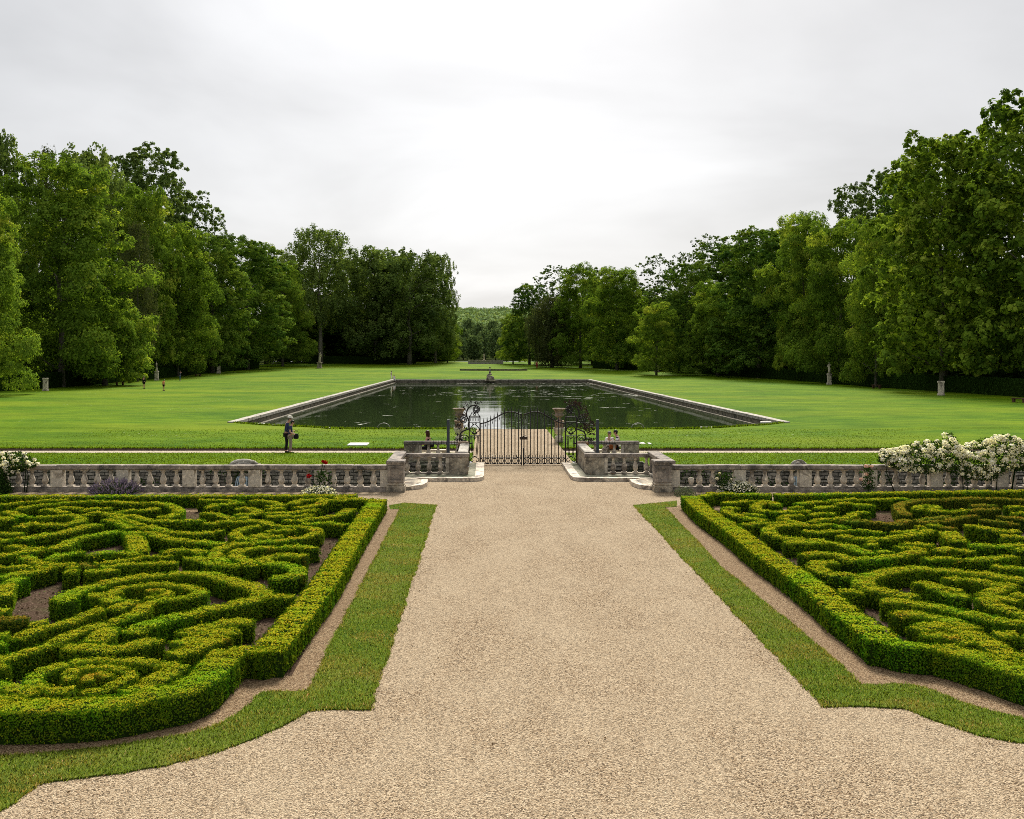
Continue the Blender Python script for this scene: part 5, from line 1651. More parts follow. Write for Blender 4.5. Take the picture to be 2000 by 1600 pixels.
# left front row, nearest first
tree('lime', -38, 372, 118, 'yellow green lime cut by the left picture edge, nearest of the left row', 78, GL)
tree('lime', 120, 298, 152, 'great lobed lime with a yellow green top, tallest near tree of the left row', 108, GL)
tree('low_lime', 205, 585, 160, 'low lobed lime leaning out over the lawn behind the leftmost pedestal', 92, GL)
tree('birch', 268, 425, 178, 'brownish birch with drooping twigs squeezed between two bright limes', 48, GL)
tree('lime', 285, 366, 196, 'lime with a bright yellow head beside the drooping birch', 58, GL)
tree('lime', 345, 432, 206, 'rounded yellow green lime above the two standing walkers', 66, GL)
tree('chestnut', 415, 452, 228, 'mid green tree between the rounded lime and the dark chestnut, left row', 58, GL)
tree('chestnut', 482, 460, 254, 'broad dark chestnut near the far end of the left row', 74, GL)
tree('lime', 552, 505, 276, 'brighter green lime ending the left row beside the gap', 42, GL)
# behind the left row
tree('elm', -10, 246, 172, 'dark tree top rising behind the left row at the picture edge', 72, GL)
tree('birch', 92, 276, 190, 'wispy birch top rising above the tallest lime', 58, GL)
tree('elm', 172, 282, 200, 'dull brown green crown behind the tallest lime', 84, GL)
tree('ash', 300, 278, 222, 'tall airy ash with sky showing through its crown, left wood', 78, GL)
tree('ash', 378, 372, 240, 'second airy ash, lower and to the right of the tall one', 62, GL)
tree('ash', 235, 300, 235, 'grey green ash wedged between the brown green crown and the tall ash', 70, GL)
tree('chestnut', 520, 480, 300, 'dark crown filling the gap behind the broad dark chestnut', 60, GL)
# block of trees across the left end of the lawn
GF = 'tall trees across the far left end of the lawn'
tree('beech', 626, 441, 300, 'highest domed tree of the far left block, with a bare pale trunk', 78, GF)
tree('elm', 735, 478, 306, 'dark broad tree in the middle of the far left block', 66, GF)
tree('elm', 800, 484, 300, 'feathery grey green tree right of the middle of the far left block', 72, GF)
tree('elm', 850, 492, 312, 'last tall tree of the far left block, edging the central view', 40, GF)
tree('lime', 874, 618, 318, 'small bright lime at the foot of the last tall tree, edging the central view', 22, GF)
tree('chestnut', 585, 520, 318, 'dark tree filling the gap left of the highest domed tree', 52, GF)
tree('chestnut', 680, 505, 330, 'dark tree behind the highest and the broad tree of the far left block', 60, GF)
tree('chestnut', 770, 500, 335, 'dark tree behind the feathery grey green tree', 60, GF)
for px, top, Y, lab in ((600, 600, 326, 'low dark tree under the highest domed tree'), (660, 596, 330, 'low dark tree left of the broad tree trunk'), (715, 600, 326, 'low dark tree under the broad tree'), (765, 604, 330, 'low dark tree between broad and feathery trees'), (825, 606, 330, 'low dark tree under the last tall trees')):
    tree('chestnut', px, top, Y, lab, 40, GF)
# right front row, nearest first
tree('plane', 2022, 176, 119, 'huge plane tree cut by the right picture edge, nearest of the right row', 122, GR)
tree('plane', 1842, 256, 131, 'great upright plane tree second from the right picture edge', 104, GR)
tree('lime', 1712, 422, 151, 'slender ochre green lime left of the great plane', 54, GR)
tree('lime', 1640, 430, 168, 'mid green lime over the standing statue on the right', 62, GR)
tree('lime', 1570, 412, 184, 'dark topped lime, peak of the right row left of the statue', 62, GR)
tree('chestnut', 1484, 440, 200, 'round topped tree in the middle of the right row', 78, GR)
tree('lime', 1402, 548, 212, 'lower yellow green lime leaning towards the lawn, right row', 56, GR)
tree('chestnut', 1348, 508, 228, 'upright green tree between the yellow lime and the small round tree', 50, GR)
tree('lime', 1282, 590, 216, 'small round light green lime standing forward on the right lawn edge', 34, GR)
tree('lime', 1205, 520, 245, 'pair of broad limes, the right one, beyond the small round lime', 52, GR)
tree('lime', 1134, 514, 264, 'broad lime left of its twin, above the bare trunk', 46, GR)
tree('willow', 1078, 575, 268, 'drooping grey green willow beside the bare pale trunk', 42, GR)
tree('chestnut', 1034, 550, 292, 'dark tree behind the willow, edging the central view', 36, GR)
tree('lime', 1002, 610, 300, 'small light green lime at the right side of the central view', 22, GR)
# behind the right row
tree('ash', 1735, 326, 188, 'tall airy ash rising behind the ochre lime on the right', 72, GR)
tree('ash', 1665, 352, 200, 'lower airy ash crown left of the tall one on the right', 50, GR)
tree('ash', 1945, 232, 165, 'thin top rising between the two great planes', 60, GR)
tree('aspen', 1384, 452, 258, 'sparse aspen with sky showing through, middle of the right wood', 40, GR)
tree('aspen', 1332, 490, 262, 'pale sparse aspen left of the tallest aspen', 28, GR)
tree('aspen', 1283, 492, 266, 'dark sparse tree with bare forked stems above the small round lime', 40, GR)
tree('aspen', 1082, 516, 310, 'twiggy tree top rising behind the willow', 40, GR)
tree('chestnut', 1160, 540, 300, 'dark filler crown behind the twin limes', 70, GR)
tree('chestnut', 1260, 560, 275, 'dark crown behind the small round lime', 60, GR)
tree('chestnut', 1430, 470, 245, 'dark crown behind the round topped tree, left side', 70, GR)
tree('chestnut', 1530, 440, 225, 'dark crown behind the round topped tree, right side', 80, GR)
tree('chestnut', 1800, 330, 175, 'dark crown filling the gap behind the great plane', 90, GR)
# trees closing the central view
GV = 'trees closing the view at the end of the lawn'
for px, top, Y, lab in ((886, 648, 352, 'far tree at the left of the central gap'), (905, 640, 372, 'bright far tree just left of the distant statue'), (926, 655, 350, 'low far tree behind the distant stone parapet'),
                        (948, 645, 380, 'far tree directly behind the distant statue'), (968, 640, 365, 'bluish far tree right of the distant statue'), (988, 650, 352, 'far tree at the right of the central gap'),
                        (860, 645, 360, 'far tree half hidden by the far left block'), (1015, 640, 360, 'far tree half hidden by the willow group'), (936, 628, 470, 'distant round tree on the rising valley floor'),
                        (915, 622, 520, 'distant pale tree low on the hillside'), (962, 624, 500, 'distant dark tree low on the hillside'), (890, 628, 480, 'distant tree low on the hillside at the left'), (985, 627, 480, 'distant tree low on the hillside at the right')):
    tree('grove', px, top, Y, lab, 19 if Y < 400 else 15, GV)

# far wooded hill: one leafy mass
r = np.random.default_rng(77)
PX, PY = [], []
cent = []
for k in range(900):
    y = 560 + 1000 * r.random() ** 1.2; half = .10 * y
    x = r.uniform(-half * .75, half * .65)
    z = float(np.interp(y, [330, 450, 600, 1300, 1700, 4000], [2.15, 3.0, 6.0, 46, 49, 40]))
    cent.append((x, y, z))
cent = np.array(cent)
Pn, Nn, Tn = [], [], []
for c in cent:
    n = 150; d = unit(r.normal(0, 1, (n, 3))); d[:, 2] = np.abs(d[:, 2]); rad = r.uniform(6, 10)
    Pn.append(c + np.array([0, 0, r.uniform(3, 8)]) + d * rad * np.array([1, 1, .85]) * (1 + .08 * r.normal(0, 1, (n, 1)))); Nn.append(d); Tn.append(np.clip(r.normal(.5, .1, n) + r.normal(0, .2), 0, 1))
V, Fq = leaf_quads(np.concatenate(Pn), np.concatenate(Nn), 2.0, .8, .3, r, .85)
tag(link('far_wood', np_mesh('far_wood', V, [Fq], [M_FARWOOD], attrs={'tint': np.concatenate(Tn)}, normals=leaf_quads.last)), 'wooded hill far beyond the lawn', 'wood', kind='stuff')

# tall leaf mass added to keep the wood dark under the crowns
def shade_filler(name, x_of, y0, y1, n, hmax, depth):
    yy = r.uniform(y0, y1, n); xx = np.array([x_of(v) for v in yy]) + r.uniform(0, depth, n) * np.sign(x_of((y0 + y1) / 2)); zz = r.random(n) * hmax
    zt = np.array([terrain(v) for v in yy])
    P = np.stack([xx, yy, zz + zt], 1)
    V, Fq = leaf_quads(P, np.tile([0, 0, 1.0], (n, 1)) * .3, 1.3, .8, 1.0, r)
    tag(link(name, np_mesh(name, V, [Fq], [M_SHADE_FILL], attrs={'tint': r.random(n)})), 'dark leaf mass added to darken the wood', 'shade_filler', kind='stuff')
shade_filler('shade_filler', lambda y: -73.0, 108, 345, 42000, 19, 30)
shade_filler('shade_filler', lambda y: float(np.interp(y, [100, 165, 215, 265, 340], [69, 66, 58, 43, 29])), 108, 345, 40000, 17, 30)
P = np.stack([r.uniform(-66, -12, 9000), r.uniform(326, 340, 9000), 2 + r.random(9000) * 16], 1)  # more of the added darkening leaf mass, across the far left
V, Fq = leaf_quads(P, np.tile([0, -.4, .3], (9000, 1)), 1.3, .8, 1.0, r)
tag(link('shade_filler', np_mesh('shade_filler', V, [Fq], [M_SHADE_FILL], attrs={'tint': r.random(9000)})), 'dark leaf mass added to darken the far left trees', 'shade_filler', kind='stuff')


# clipped hedges at the foot of the trees
def long_hedge(pts, h, w, label):
    pts = [(x, y) for x, y in pts]
    c = catmull(pts, 1.0); t = unit(np.gradient(c, axis=0)); nr = np.stack([-t[:, 1], t[:, 0]], 1)
    n = len(c); V = []
    for i in range(n):
        g = terrain(c[i, 1])
        for a, b in ((-1, 0), (-1, 1), (1, 1), (1, 0)):
            q = c[i] + nr[i] * a * (w / 2 - .12); V.append((q[0], q[1], g + b * (h - .1)))
    Fc = [(i * 4 + k, (i + 1) * 4 + k, (i + 1) * 4 + k + 1, i * 4 + k + 1) for i in range(n - 1) for k in range(3)] + [(0, 1, 2, 3), (4 * n - 1, 4 * n - 2, 4 * n - 3, 4 * n - 4)]
    seg = np.linalg.norm(np.diff(c, axis=0), axis=1); L = seg.sum(); m = int(L * 150)
    i = r.integers(0, n - 1, m); f = r.random(m)[:, None]; p = c[i] * (1 - f) + c[i + 1] * f; q = nr[i]
    top = r.random(m) < .35; a = np.where(top, r.uniform(-1, 1, m), np.sign(r.normal(0, 1, m))); zz = np.where(top, h, r.random(m) * h) + r.normal(0, .03, m)
    P = np.zeros((m, 3)); P[:, :2] = p + q * (a * w / 2)[:, None]; P[:, 2] = zz + np.array([terrain(v) for v in P[:, 1]])
    N = np.zeros((m, 3)); N[:, 2] = np.where(top, 1, .2); N[:, :2] = q * np.where(top, 0, a)[:, None]
    LV, _ = leaf_quads(P, N, .22, .7, .5, r)
    C0 = np.array([V[0][0], V[0][1], V[0][2]])
    Lq = np.arange(len(LV)).reshape(-1, 4) + len(V)
    me = np_mesh('clipped_hedge', np.concatenate([np.array(V), LV]) - C0, [np.array(Fc), Lq], [M_BOXCORE, M_CLIP], np.concatenate([np.zeros(len(Fc), int), np.ones(len(Lq), int)]), False, {'tint': np.concatenate([np.zeros(len(Fc)), np.clip(r.normal(.45, .2, len(Lq)), 0, 1)])})
    tag(link('clipped_hedge', me, None, tuple(C0)), label, 'hedge', 'clipped hedges at the foot of the trees')


long_hedge([(-60, 108), (-60.5, 150), (-60, 200), (-58.5, 240), (-56, 262)], 2.0, 1.6, 'long dark clipped hedge under the left row of trees')
long_hedge([(-50, 302), (-30, 304), (-20, 305)], 2.0, 1.6, 'dark clipped hedge crossing behind the statue at the far left end of the lawn')
long_hedge([(57, 108), (55.5, 150), (54, 180), (50, 205), (45, 222)], 1.9, 1.6, 'long dark clipped hedge under the right row of trees')
long_hedge([(43, 225), (36, 240), (26, 258)], 1.8, 1.5, 'dark clipped hedge beyond the small round lime, towards the bare trunk')
# ---------------------------------------------------------------- flowering plants


def px_to(px, py, Y): return ((px - VX) * Y / F, HC - (py - VY) * Y / F)


def rose_bush(top, bot, Y, label, seed, n_cl, pet=M_PETAL, flower=.15, name='rose_bush', depth=.55):
    r = np.random.default_rng(seed)
    tx = np.array([px_to(a, b, Y) for a, b in top]); bx_ = np.array([px_to(a, b, Y) for a, b in bot])
    x0, x1 = tx[0, 0], tx[-1, 0]
    cx = (x0 + x1) / 2
    root = empty(name, (cx, Y, 0), 0, label, 'rose bush')
    def samp(n, bias=1.0):
        xs = r.uniform(x0, x1, n); t = r.random(n) ** bias
        zt = np.interp(xs, tx[:, 0], tx[:, 1]); zb = np.interp(xs, bx_[:, 0], bx_[:, 1])
        z = zb + (zt - zb) * t
        m = np.sin(np.clip(t, 0, 1) * PI) ** .5
        y = -depth * m * r.random(n) ** .5 + r.uniform(0, .5, n)
        return np.stack([xs - cx, y, z], 1)
    n = int(9000 * (x1 - x0) / 5)
    P = samp(n); P[:, 1] += .10
    V, Fq = leaf_quads(P, np.tile([0, -.6, .6], (n, 1)), .075, .6, .7, r)
    link('leaves', np_mesh('leaves', V, [Fq], [M_ROSEL], attrs={'tint': r.random(n)}), root)
    C = samp(n_cl, .75)
    sz = flower * r.uniform(.45, 1.45, n_cl)
    PP, NN, TT = [], [], []
    for c, s_ in zip(C, sz):
        k = int(34 * (s_ / flower) ** 1.6) + 8
        d = unit(r.normal(0, 1, (k, 3)) + np.array([0, -.5, .55])); PP.append(c + d * s_ * .62 * np.array([1, .9, .8]) * r.uniform(.7, 1.05, (k, 1))); NN.append(d + np.array([0, 0, .5])); TT.append(.4 + .6 * r.random(k))
    V, Fq = leaf_quads(np.concatenate(PP), np.concatenate(NN), .055, .9, .45, r)
    link('blossoms', np_mesh('blossoms', V, [Fq], [pet], attrs={'tint': np.concatenate(TT)}, normals=leaf_quads.last), root)
    mb = MB()
    for k in range(max(3, int((x1 - x0) * 2))):
        x = r.uniform(x0, x1) - cx; zt = float(np.interp(x + cx, tx[:, 0], tx[:, 1]))
        mb.tube([(x * .9, .15, -.02), (x, .05, zt * .5), (x + r.normal(0, .1), -.05, zt * .9)], [.018, .013, .006], 5)
    mb.build('stems', M_ROSEL, root)
    return root


rose_bush([(1722, 893), (1728, 882), (1760, 877), (1786, 868), (1809, 863), (1850, 862), (1858, 847), (1866, 847), (1874, 874), (1886, 874), (1916, 861), (1945, 855), (1975, 850), (2000, 862), (2060, 858), (2130, 880)],
          [(1722, 903), (1758, 920), (1811, 928), (1853, 921), (1895, 938), (1943, 942), (1968, 921), (2060, 925), (2130, 920)], 36.2,
          'big white rose bush sprawling over the right balustrade', 5, 430, flower=.165)
rose_bush([(-90, 885), (-30, 880), (10, 886), (25, 884), (45, 890), (66, 908)], [(-90, 950), (0, 938), (30, 925), (50, 918), (66, 912)], 36.2, 'white rose bush at the left picture edge, hanging over the left balustrade', 6, 90, flower=.13)

# lavender, white flower cushions and single roses at the foot of the balustrades
def cushion(px0, px1, py_top, py_base, label, seed, mat_leaf, mat_fl, n_l, n_f, name, cat, spikes=0.0, lsize=.05, fsize=.04):
    r = np.random.default_rng(seed)
    Y = 36.05 if py_base < 966 else 35.4
    x0, zt = px_to(px0, py_top, Y); x1, _ = px_to(px1, py_top, Y)
    cx, w = (x0 + x1) / 2, (x1 - x0) / 2
    root = empty(name, (cx, Y, 0), 0, label, cat)
    d = unit(r.normal(0, 1, (n_l, 3))); d[:, 2] = np.abs(d[:, 2]); rad = r.random(n_l)[:, None] ** .35
    P = d * rad * np.array([w, min(w, .42), zt * .88]) * (1 + .1 * r.normal(0, 1, (n_l, 1))); P[:, 2] = np.maximum(P[:, 2], .01)
    V, Fq = leaf_quads(P, d + np.array([0, 0, .2]), lsize, .4, .5, r)
    link('leaves', np_mesh('leaves', V, [Fq], [mat_leaf], attrs={'tint': r.random(n_l)}), root)
    d = unit(r.normal(0, 1, (n_f, 3)) + np.array([0, -.3, .5])); d[:, 2] = np.abs(d[:, 2])
    P = d * np.array([w, min(w, .42), zt * .9]) * r.uniform(.92, 1.12, (n_f, 1))
    if spikes:
        Vs = []
        k = 7
        PP = np.repeat(P, k, 0) + np.repeat(unit(d + np.array([0, 0, .5])), k, 0) * (np.tile(np.arange(k) / k, n_f) * spikes)[:, None] + r.normal(0, .007, (n_f * k, 3))
        V, Fq = leaf_quads(PP, np.tile([0, -1, .2], (len(PP), 1)), fsize, .8, .7, r)
    else:
        V, Fq = leaf_quads(P, d, fsize, .9, .4, r)
    link('blossoms', np_mesh('blossoms', V, [Fq], [mat_fl], attrs={'tint': r.random(len(Fq))}), root)


cushion(181, 272, 940, 964, 'mauve lavender clump below the left balustrade', 31, M_SAGE, M_LAV, 3800, 300, 'lavender', 'lavender', .17, .085, .04)
cushion(588, 658, 948, 968, 'low white flowered grey leaved clump below the left balustrade', 32, M_SAGE, M_PETAL, 3000, 520, 'flower_clump', 'flowers', 0, .06, .05)
cushion(1402, 1482, 938, 963, 'dense green clump dotted with white flowers behind the right parterre', 33, M_ROSEL, M_PETAL, 4200, 560, 'flower_clump', 'flowers', 0, .055, .05)
cushion(-30, 22, 925, 964, 'dark green shrub under the left white rose bush', 34, M_ROSEL, M_ROSEL, 5200, 300, 'shrub', 'shrub', 0, .07, .07)
cushion(1312, 1362, 948, 966, 'small weedy tuft at the foot of the right front pier', 36, M_SAGE, M_SAGE, 700, 60, 'weed_tuft', 'weeds', 0, .06, .05)


def single_rose(stem_px, blooms, leafbox, label, mat, seed, n_l=260):
    r = np.random.default_rng(seed); Y = 36.15
    bx0, _ = px_to(stem_px, 960, Y)
    root = empty('climbing_rose', (bx0, Y, 0), 0, label, 'rose')
    mb = MB(); PP, NN = [], []
    for a, b, s_ in blooms:
        x, z = px_to(a, b, Y)
        mb.tube(catmull([(0, 0, -.02), ((x - bx0) * .3, -.05, z * .45), (x - bx0, -.12, z - .03)], .1), .010, 5)
        d = unit(r.normal(0, 1, (60, 3))); PP.append(np.array([x - bx0, -.14, z]) + d * s_ * np.array([1, 1, .8]) * r.uniform(.6, 1, (60, 1))); NN.append(d)
    mb.build('stems', M_ROSEL, root)
    V, Fq = leaf_quads(np.concatenate(PP), np.concatenate(NN), .06, .9, .4, r)
    link('blossoms', np_mesh('blossoms', V, [Fq], [mat], attrs={'tint': r.random(len(Fq))}), root)
    x0, z1 = px_to(leafbox[0], leafbox[1], Y); x1, z0 = px_to(leafbox[2], leafbox[3], Y)
    P = np.stack([r.normal((x0 + x1) / 2, (x1 - x0) / 4, n_l) - bx0, r.uniform(-.25, .05, n_l), r.uniform(max(z0, .05), z1, n_l)], 1)
    V, Fq = leaf_quads(P, np.tile([0, -.7, .5], (n_l, 1)), .075, .6, .7, r)
    link('leaves', np_mesh('leaves', V, [Fq], [M_ROSEL], attrs={'tint': r.random(n_l)}), root)


single_rose(622, [(637, 902, .085), (604, 929, .085), (632, 901, .05)], (612, 920, 650, 958), 'tall red rose with three blooms before the left balustrade', M_RED, 41, 330)
single_rose(1697, [(1689, 910, .07), (1699, 911, .06), (1690, 925, .075), (1679, 935, .06), (1695, 941, .075)], (1684, 908, 1706, 955), 'thin pink rose climbing a pier of the right balustrade', M_PINK, 42, 330)
single_rose(1406, [(1404, 925, .05), (1426, 936, .055), (1399, 934, .05)], (1396, 922, 1432, 950), 'thin white rose above the clump behind the right parterre', M_PETAL, 43, 240)

# moss, weeds and litter in the ditch seen between the balusters
r_ = np.random.default_rng(8)
P = np.stack([r_.uniform(-17, 20, 5000), YD1 - .06 - r_.random(5000) * .3, r_.uniform(-1.3, -.1, 5000)], 1)
pn = np.sin(P[:, 0] * 1.7) + np.sin(P[:, 0] * .63 + 2) + np.sin(P[:, 2] * 5 + P[:, 0]); P = P[(pn > .7) & ((P[:, 0] < -1) | (P[:, 0] > 4))]
V, Fq = leaf_quads(P, np.tile([0, -1, .4], (len(P), 1)), .10, .6, .7, r_)
tag(link('wall_ivy', np_mesh('wall_ivy', V, [Fq], [M_ROSEL], attrs={'tint': r_.random(len(P))})), kind='stuff')

# ---------------------------------------------------------------- people


def skin_mesh(joints, edges, root, name, sub=2):
    names = list(joints)
    me = bpy.data.meshes.new(name)
    me.from_pydata([joints[n][0] for n in names], [(names.index(a), names.index(b)) for a, b in edges], [])
    o = bpy.data.objects.new(name, me); COL.objects.link(o)
    o.modifiers.new('Skin', 'SKIN')
    for n, sv in zip(names, me.skin_vertices[0].data):
        rr = joints[n][1]
        sv.radius = rr if hasattr(rr, '__len__') else (rr, rr)
        sv.use_root = (n == root)
    ss = o.modifiers.new('Sub', 'SUBSURF'); ss.levels = sub; ss.render_levels = sub
    dg = bpy.context.evaluated_depsgraph_get()
    ev = bpy.data.meshes.new_from_object(o.evaluated_get(dg))
    bpy.data.objects.remove(o); bpy.data.meshes.remove(me)
    ev.polygons.foreach_set('use_smooth', [True] * len(ev.polygons))
    return ev


BODY_E = [('pelvis', 'waist'), ('waist', 'chest'), ('chest', 'neck'), ('neck', 'jaw'), ('jaw', 'head'), ('head', 'crown'),
          ('chest', 'sL'), ('sL', 'eL'), ('eL', 'wL'), ('wL', 'hL'), ('chest', 'sR'), ('sR', 'eR'), ('eR', 'wR'), ('wR', 'hR'),
          ('pelvis', 'pL'), ('pL', 'kL'), ('kL', 'aL'), ('aL', 'tL'), ('pelvis', 'pR'), ('pR', 'kR'), ('kR', 'aR'), ('aR', 'tR')]
STAND = dict(pelvis=((0, 0, .95), (.13, .10)), waist=((0, 0, 1.10), (.125, .095)), chest=((0, .0, 1.33), (.15, .11)), neck=((0, .0, 1.49), .052), jaw=((0, -.015, 1.56), .062), head=((0, -.02, 1.65), (.078, .092)), crown=((0, -.015, 1.70), (.066, .08)),
             sL=((.18, 0, 1.42), .058), eL=((.235, .03, 1.14), .043), wL=((.25, -.05, .90), .030), hL=((.25, -.07, .83), (.036, .022)),
             sR=((-.18, 0, 1.42), .058), eR=((-.235, .03, 1.14), .043), wR=((-.25, -.05, .90), .030), hR=((-.25, -.07, .83), (.036, .022)),
             pL=((.09, 0, .88), .088), kL=((.10, -.02, .50), .058), aL=((.10, .02, .09), .040), tL=((.11, -.13, .035), (.042, .032)),
             pR=((-.09, 0, .88), .088), kR=((-.10, -.02, .50), .058), aR=((-.10, .02, .09), .040), tR=((-.11, -.13, .035), (.042, .032)))
SIT = dict(STAND)
SIT.update(pelvis=((0, 0, .54), (.14, .11)), waist=((0, .0, .68), (.125, .1)), chest=((0, -.03, .90), (.15, .11)), neck=((0, -.05, 1.06), .052), jaw=((0, -.07, 1.13), .062), head=((0, -.075, 1.22), (.078, .092)), crown=((0, -.07, 1.27), (.066, .08)),
           sL=((.18, -.03, .99), .058), eL=((.24, -.08, .72), .043), wL=((.16, -.28, .66), .030), hL=((.13, -.35, .65), (.036, .022)),
           sR=((-.18, -.03, .99), .058), eR=((-.24, -.08, .72), .043), wR=((-.16, -.28, .66), .030), hR=((-.13, -.35, .65), (.036, .022)),
           pL=((.10, -.08, .53), .088), kL=((.12, -.46, .50), .060), aL=((.12, -.44, .09), .040), tL=((.12, -.58, .035), (.042, .032)),
           pR=((-.10, -.08, .53), .088), kR=((-.12, -.46, .50), .060), aR=((-.12, -.44, .09), .040), tR=((-.12, -.58, .035), (.042, .032)))


def person(loc, rz, height, label, pose=STAND, over=None, top=M_NAVY, bottom=M_BLACKC, hair=M_HAIRD, hat=None, sleeves='short', legs='long', hair_long=False, shoes=M_BLACKC, group=None, dress=False):
    J = dict(pose)
    for k, v in (over or {}).items(): J[k] = (v, J[k][1])
    root = empty('person', loc, rz, label, 'person', group)
    k = height / 1.76 if pose is not SIT else height / 1.36
    root.scale = (k, k, k)
    me = skin_mesh(J, BODY_E, 'pelvis', 'body', 2)
    bm = bmesh.new(); bm.from_mesh(me); bpy.data.meshes.remove(me)
    ex = MB()
    for sd in 'LR':
        h, w = Vector(J['h' + sd][0]), Vector(J['w' + sd][0])
        d = (h - w).normalized(); sgn = 1 if sd == 'L' else -1
        u = d.cross(Vector((0, 1, 0))); u = u.normalized() if u.length > .1 else Vector((1, 0, 0))
        v_ = u.cross(d)
        for q, ln in enumerate((.068, .078, .073, .058)):
            b = h + d * .012 + v_ * (q - 1.5) * .017
            ex.tube([b, b + d * ln * .45 + u * .004 * sgn, b + d * ln * .8 - u * .012 * sgn, b + d * ln - u * .022 * sgn], [.0085, .0082, .0075, .005], 6)
        ex.tube([h - d * .02 - v_ * .03, h + d * .012 - v_ * .05, h + d * .045 - v_ * .054], [.011, .010, .006], 6)
    hd = Vector(J['head'][0]); up = (Vector(J['crown'][0]) - Vector(J['jaw'][0])).normalized()
    fw = Vector((0, -1, 0)); fw = (fw - up * fw.dot(up)).normalized(); rt = up.cross(fw)
    ex.tube([hd + fw * .085 + up * .012, hd + fw * .112 - up * .022, hd + fw * .09 - up * .032], [.008, .015, .009], 6)
    for m_ in (-1, 1): ex.blob(hd + rt * m_ * .083 + up * -.008, (.012, .02, .03), 8, 6)
    m2 = ex.mesh('tmp', M_SKIN); bm.from_mesh(m2); bpy.data.meshes.remove(m2)
    me = bpy.data.meshes.new('body'); bm.to_mesh(me); bm.free(); me.materials.clear(); me.materials.append(M_SKIN)
    me.polygons.foreach_set('use_smooth', [True] * len(me.polygons))
    link('body', me, root)
    eb = MB()
    for m_ in (-1, 1): eb.blob(hd + fw * .090 + rt * m_ * .032 + up * .010, .010, 6, 5)
    eb.tube([hd + fw * .088 - up * .055 + rt * .024, hd + fw * .093 - up * .057, hd + fw * .088 - up * .055 - rt * .024], .005, 5)
    eb.build('facial_features', M_HAIRD, root)

    def grow(keys, f, add):
        out = {}
        for q in keys:
            rr = J[q][1]; rr = rr if hasattr(rr, '__len__') else (rr, rr)
            out[q] = (J[q][0], (rr[0] * f + add, rr[1] * f + add))
        return out
    def lerp(a, b, t): return tuple(Vector(J[a][0]).lerp(Vector(J[b][0]), t))
    tk = ['pelvis', 'waist', 'chest', 'sL', 'sR']
    G = grow(tk, 1.06, .012); E = [('pelvis', 'waist'), ('waist', 'chest'), ('chest', 'sL'), ('chest', 'sR')]
    G['collar'] = (lerp('chest', 'neck', .72), (.075, .07)); E.append(('chest', 'collar'))
    for sd in 'LR':
        if sleeves == 'none': continue
        if sleeves == 'short':
            G['c' + sd] = (lerp('s' + sd, 'e' + sd, .62), (.062, .062)); E.append(('s' + sd, 'c' + sd))
        else:
            G['e' + sd] = (J['e' + sd][0], (.056, .056)); G['c' + sd] = (lerp('e' + sd, 'w' + sd, .9), (.043, .043)); E += [('s' + sd, 'e' + sd), ('e' + sd, 'c' + sd)]
    m_ = skin_mesh(G, E, 'waist', 'shirt'); m_.materials.clear(); m_.materials.append(top); link('shirt', m_, root)
    G = grow(['pelvis', 'pL', 'pR'], 1.05, .014); E = [('pelvis', 'pL'), ('pelvis', 'pR')]
    for sd in 'LR':
        if legs == 'long':
            G['k' + sd] = (J['k' + sd][0], (.074, .074)); G['b' + sd] = (lerp('k' + sd, 'a' + sd, .95), (.060, .060)); E += [('p' + sd, 'k' + sd), ('k' + sd, 'b' + sd)]
        else:
            G['b' + sd] = (lerp('p' + sd, 'k' + sd, .7), (.082, .082)); E.append(('p' + sd, 'b' + sd))
    m_ = skin_mesh(G, E, 'pelvis', 'trousers'); m_.materials.clear(); m_.materials.append(bottom); link('trousers' if legs == 'long' else 'shorts', m_, root)
    sh = MB()
    for sd in 'LR':
        a, t = Vector(J['a' + sd][0]), Vector(J['t' + sd][0])
        sh.tube([(a.x, a.y + .05, .04), (a.x, a.y - .03, .055), (t.x, t.y + .03, .045), (t.x, t.y - .05, .03)], [.045, .052, .048, .028], 8)
    sh.build('shoes', shoes, root)
    hb = MB()
    hb.blob(hd + up * .035 - fw * .018, (.094, .104, .088), 12, 8, .03)
    if hair_long:
        hb.blob(hd - fw * .07 - up * .07, (.095, .06, .15), 10, 8, .05); hb.blob(hd - fw * .075 - up * .2, (.08, .05, .10), 10, 7, .06)
        for m_ in (-1, 1): hb.blob(hd + rt * m_ * .085 - up * .07 - fw * .02, (.03, .05, .12), 8, 6, .05)
    else:
        hb.blob(hd - fw * .055 - up * .02, (.082, .05, .08), 10, 7, .04)
    hb.build('hair', hair, root)
    if hat is not None:
        c = hd + up * .075
        M = Matrix.Translation(c) @ up.to_track_quat('Z', 'Y').to_matrix().to_4x4()
        MB().lathe([(.165, -.012), (.17, -.004), (.115, .012), (.105, .06), (.085, .092), (.03, .098)], 18, M=M).build('hat', hat, root)
    return root


def bag(loc, size, mat, label, strap=None):
    root = empty('handbag', loc, 0, label, 'bag')
    sx, sy, sz = size
    MB().lathe([(.35, -.5), (.48, -.42), (.52, 0), (.46, .40), (.30, .5)], 12, M=Matrix.Diagonal((sx, sy, sz, 1))).build('pouch', mat, root)
    MB().tube([(sx * .45 * math.cos(a), 0, sz * .42 + sz * .75 * math.sin(a)) for a in np.linspace(0, PI, 11)], .010, 6).build('strap', mat, root)


def at(px, py, z=0.0): x, y = W(px, py, z); return (x, y, z)


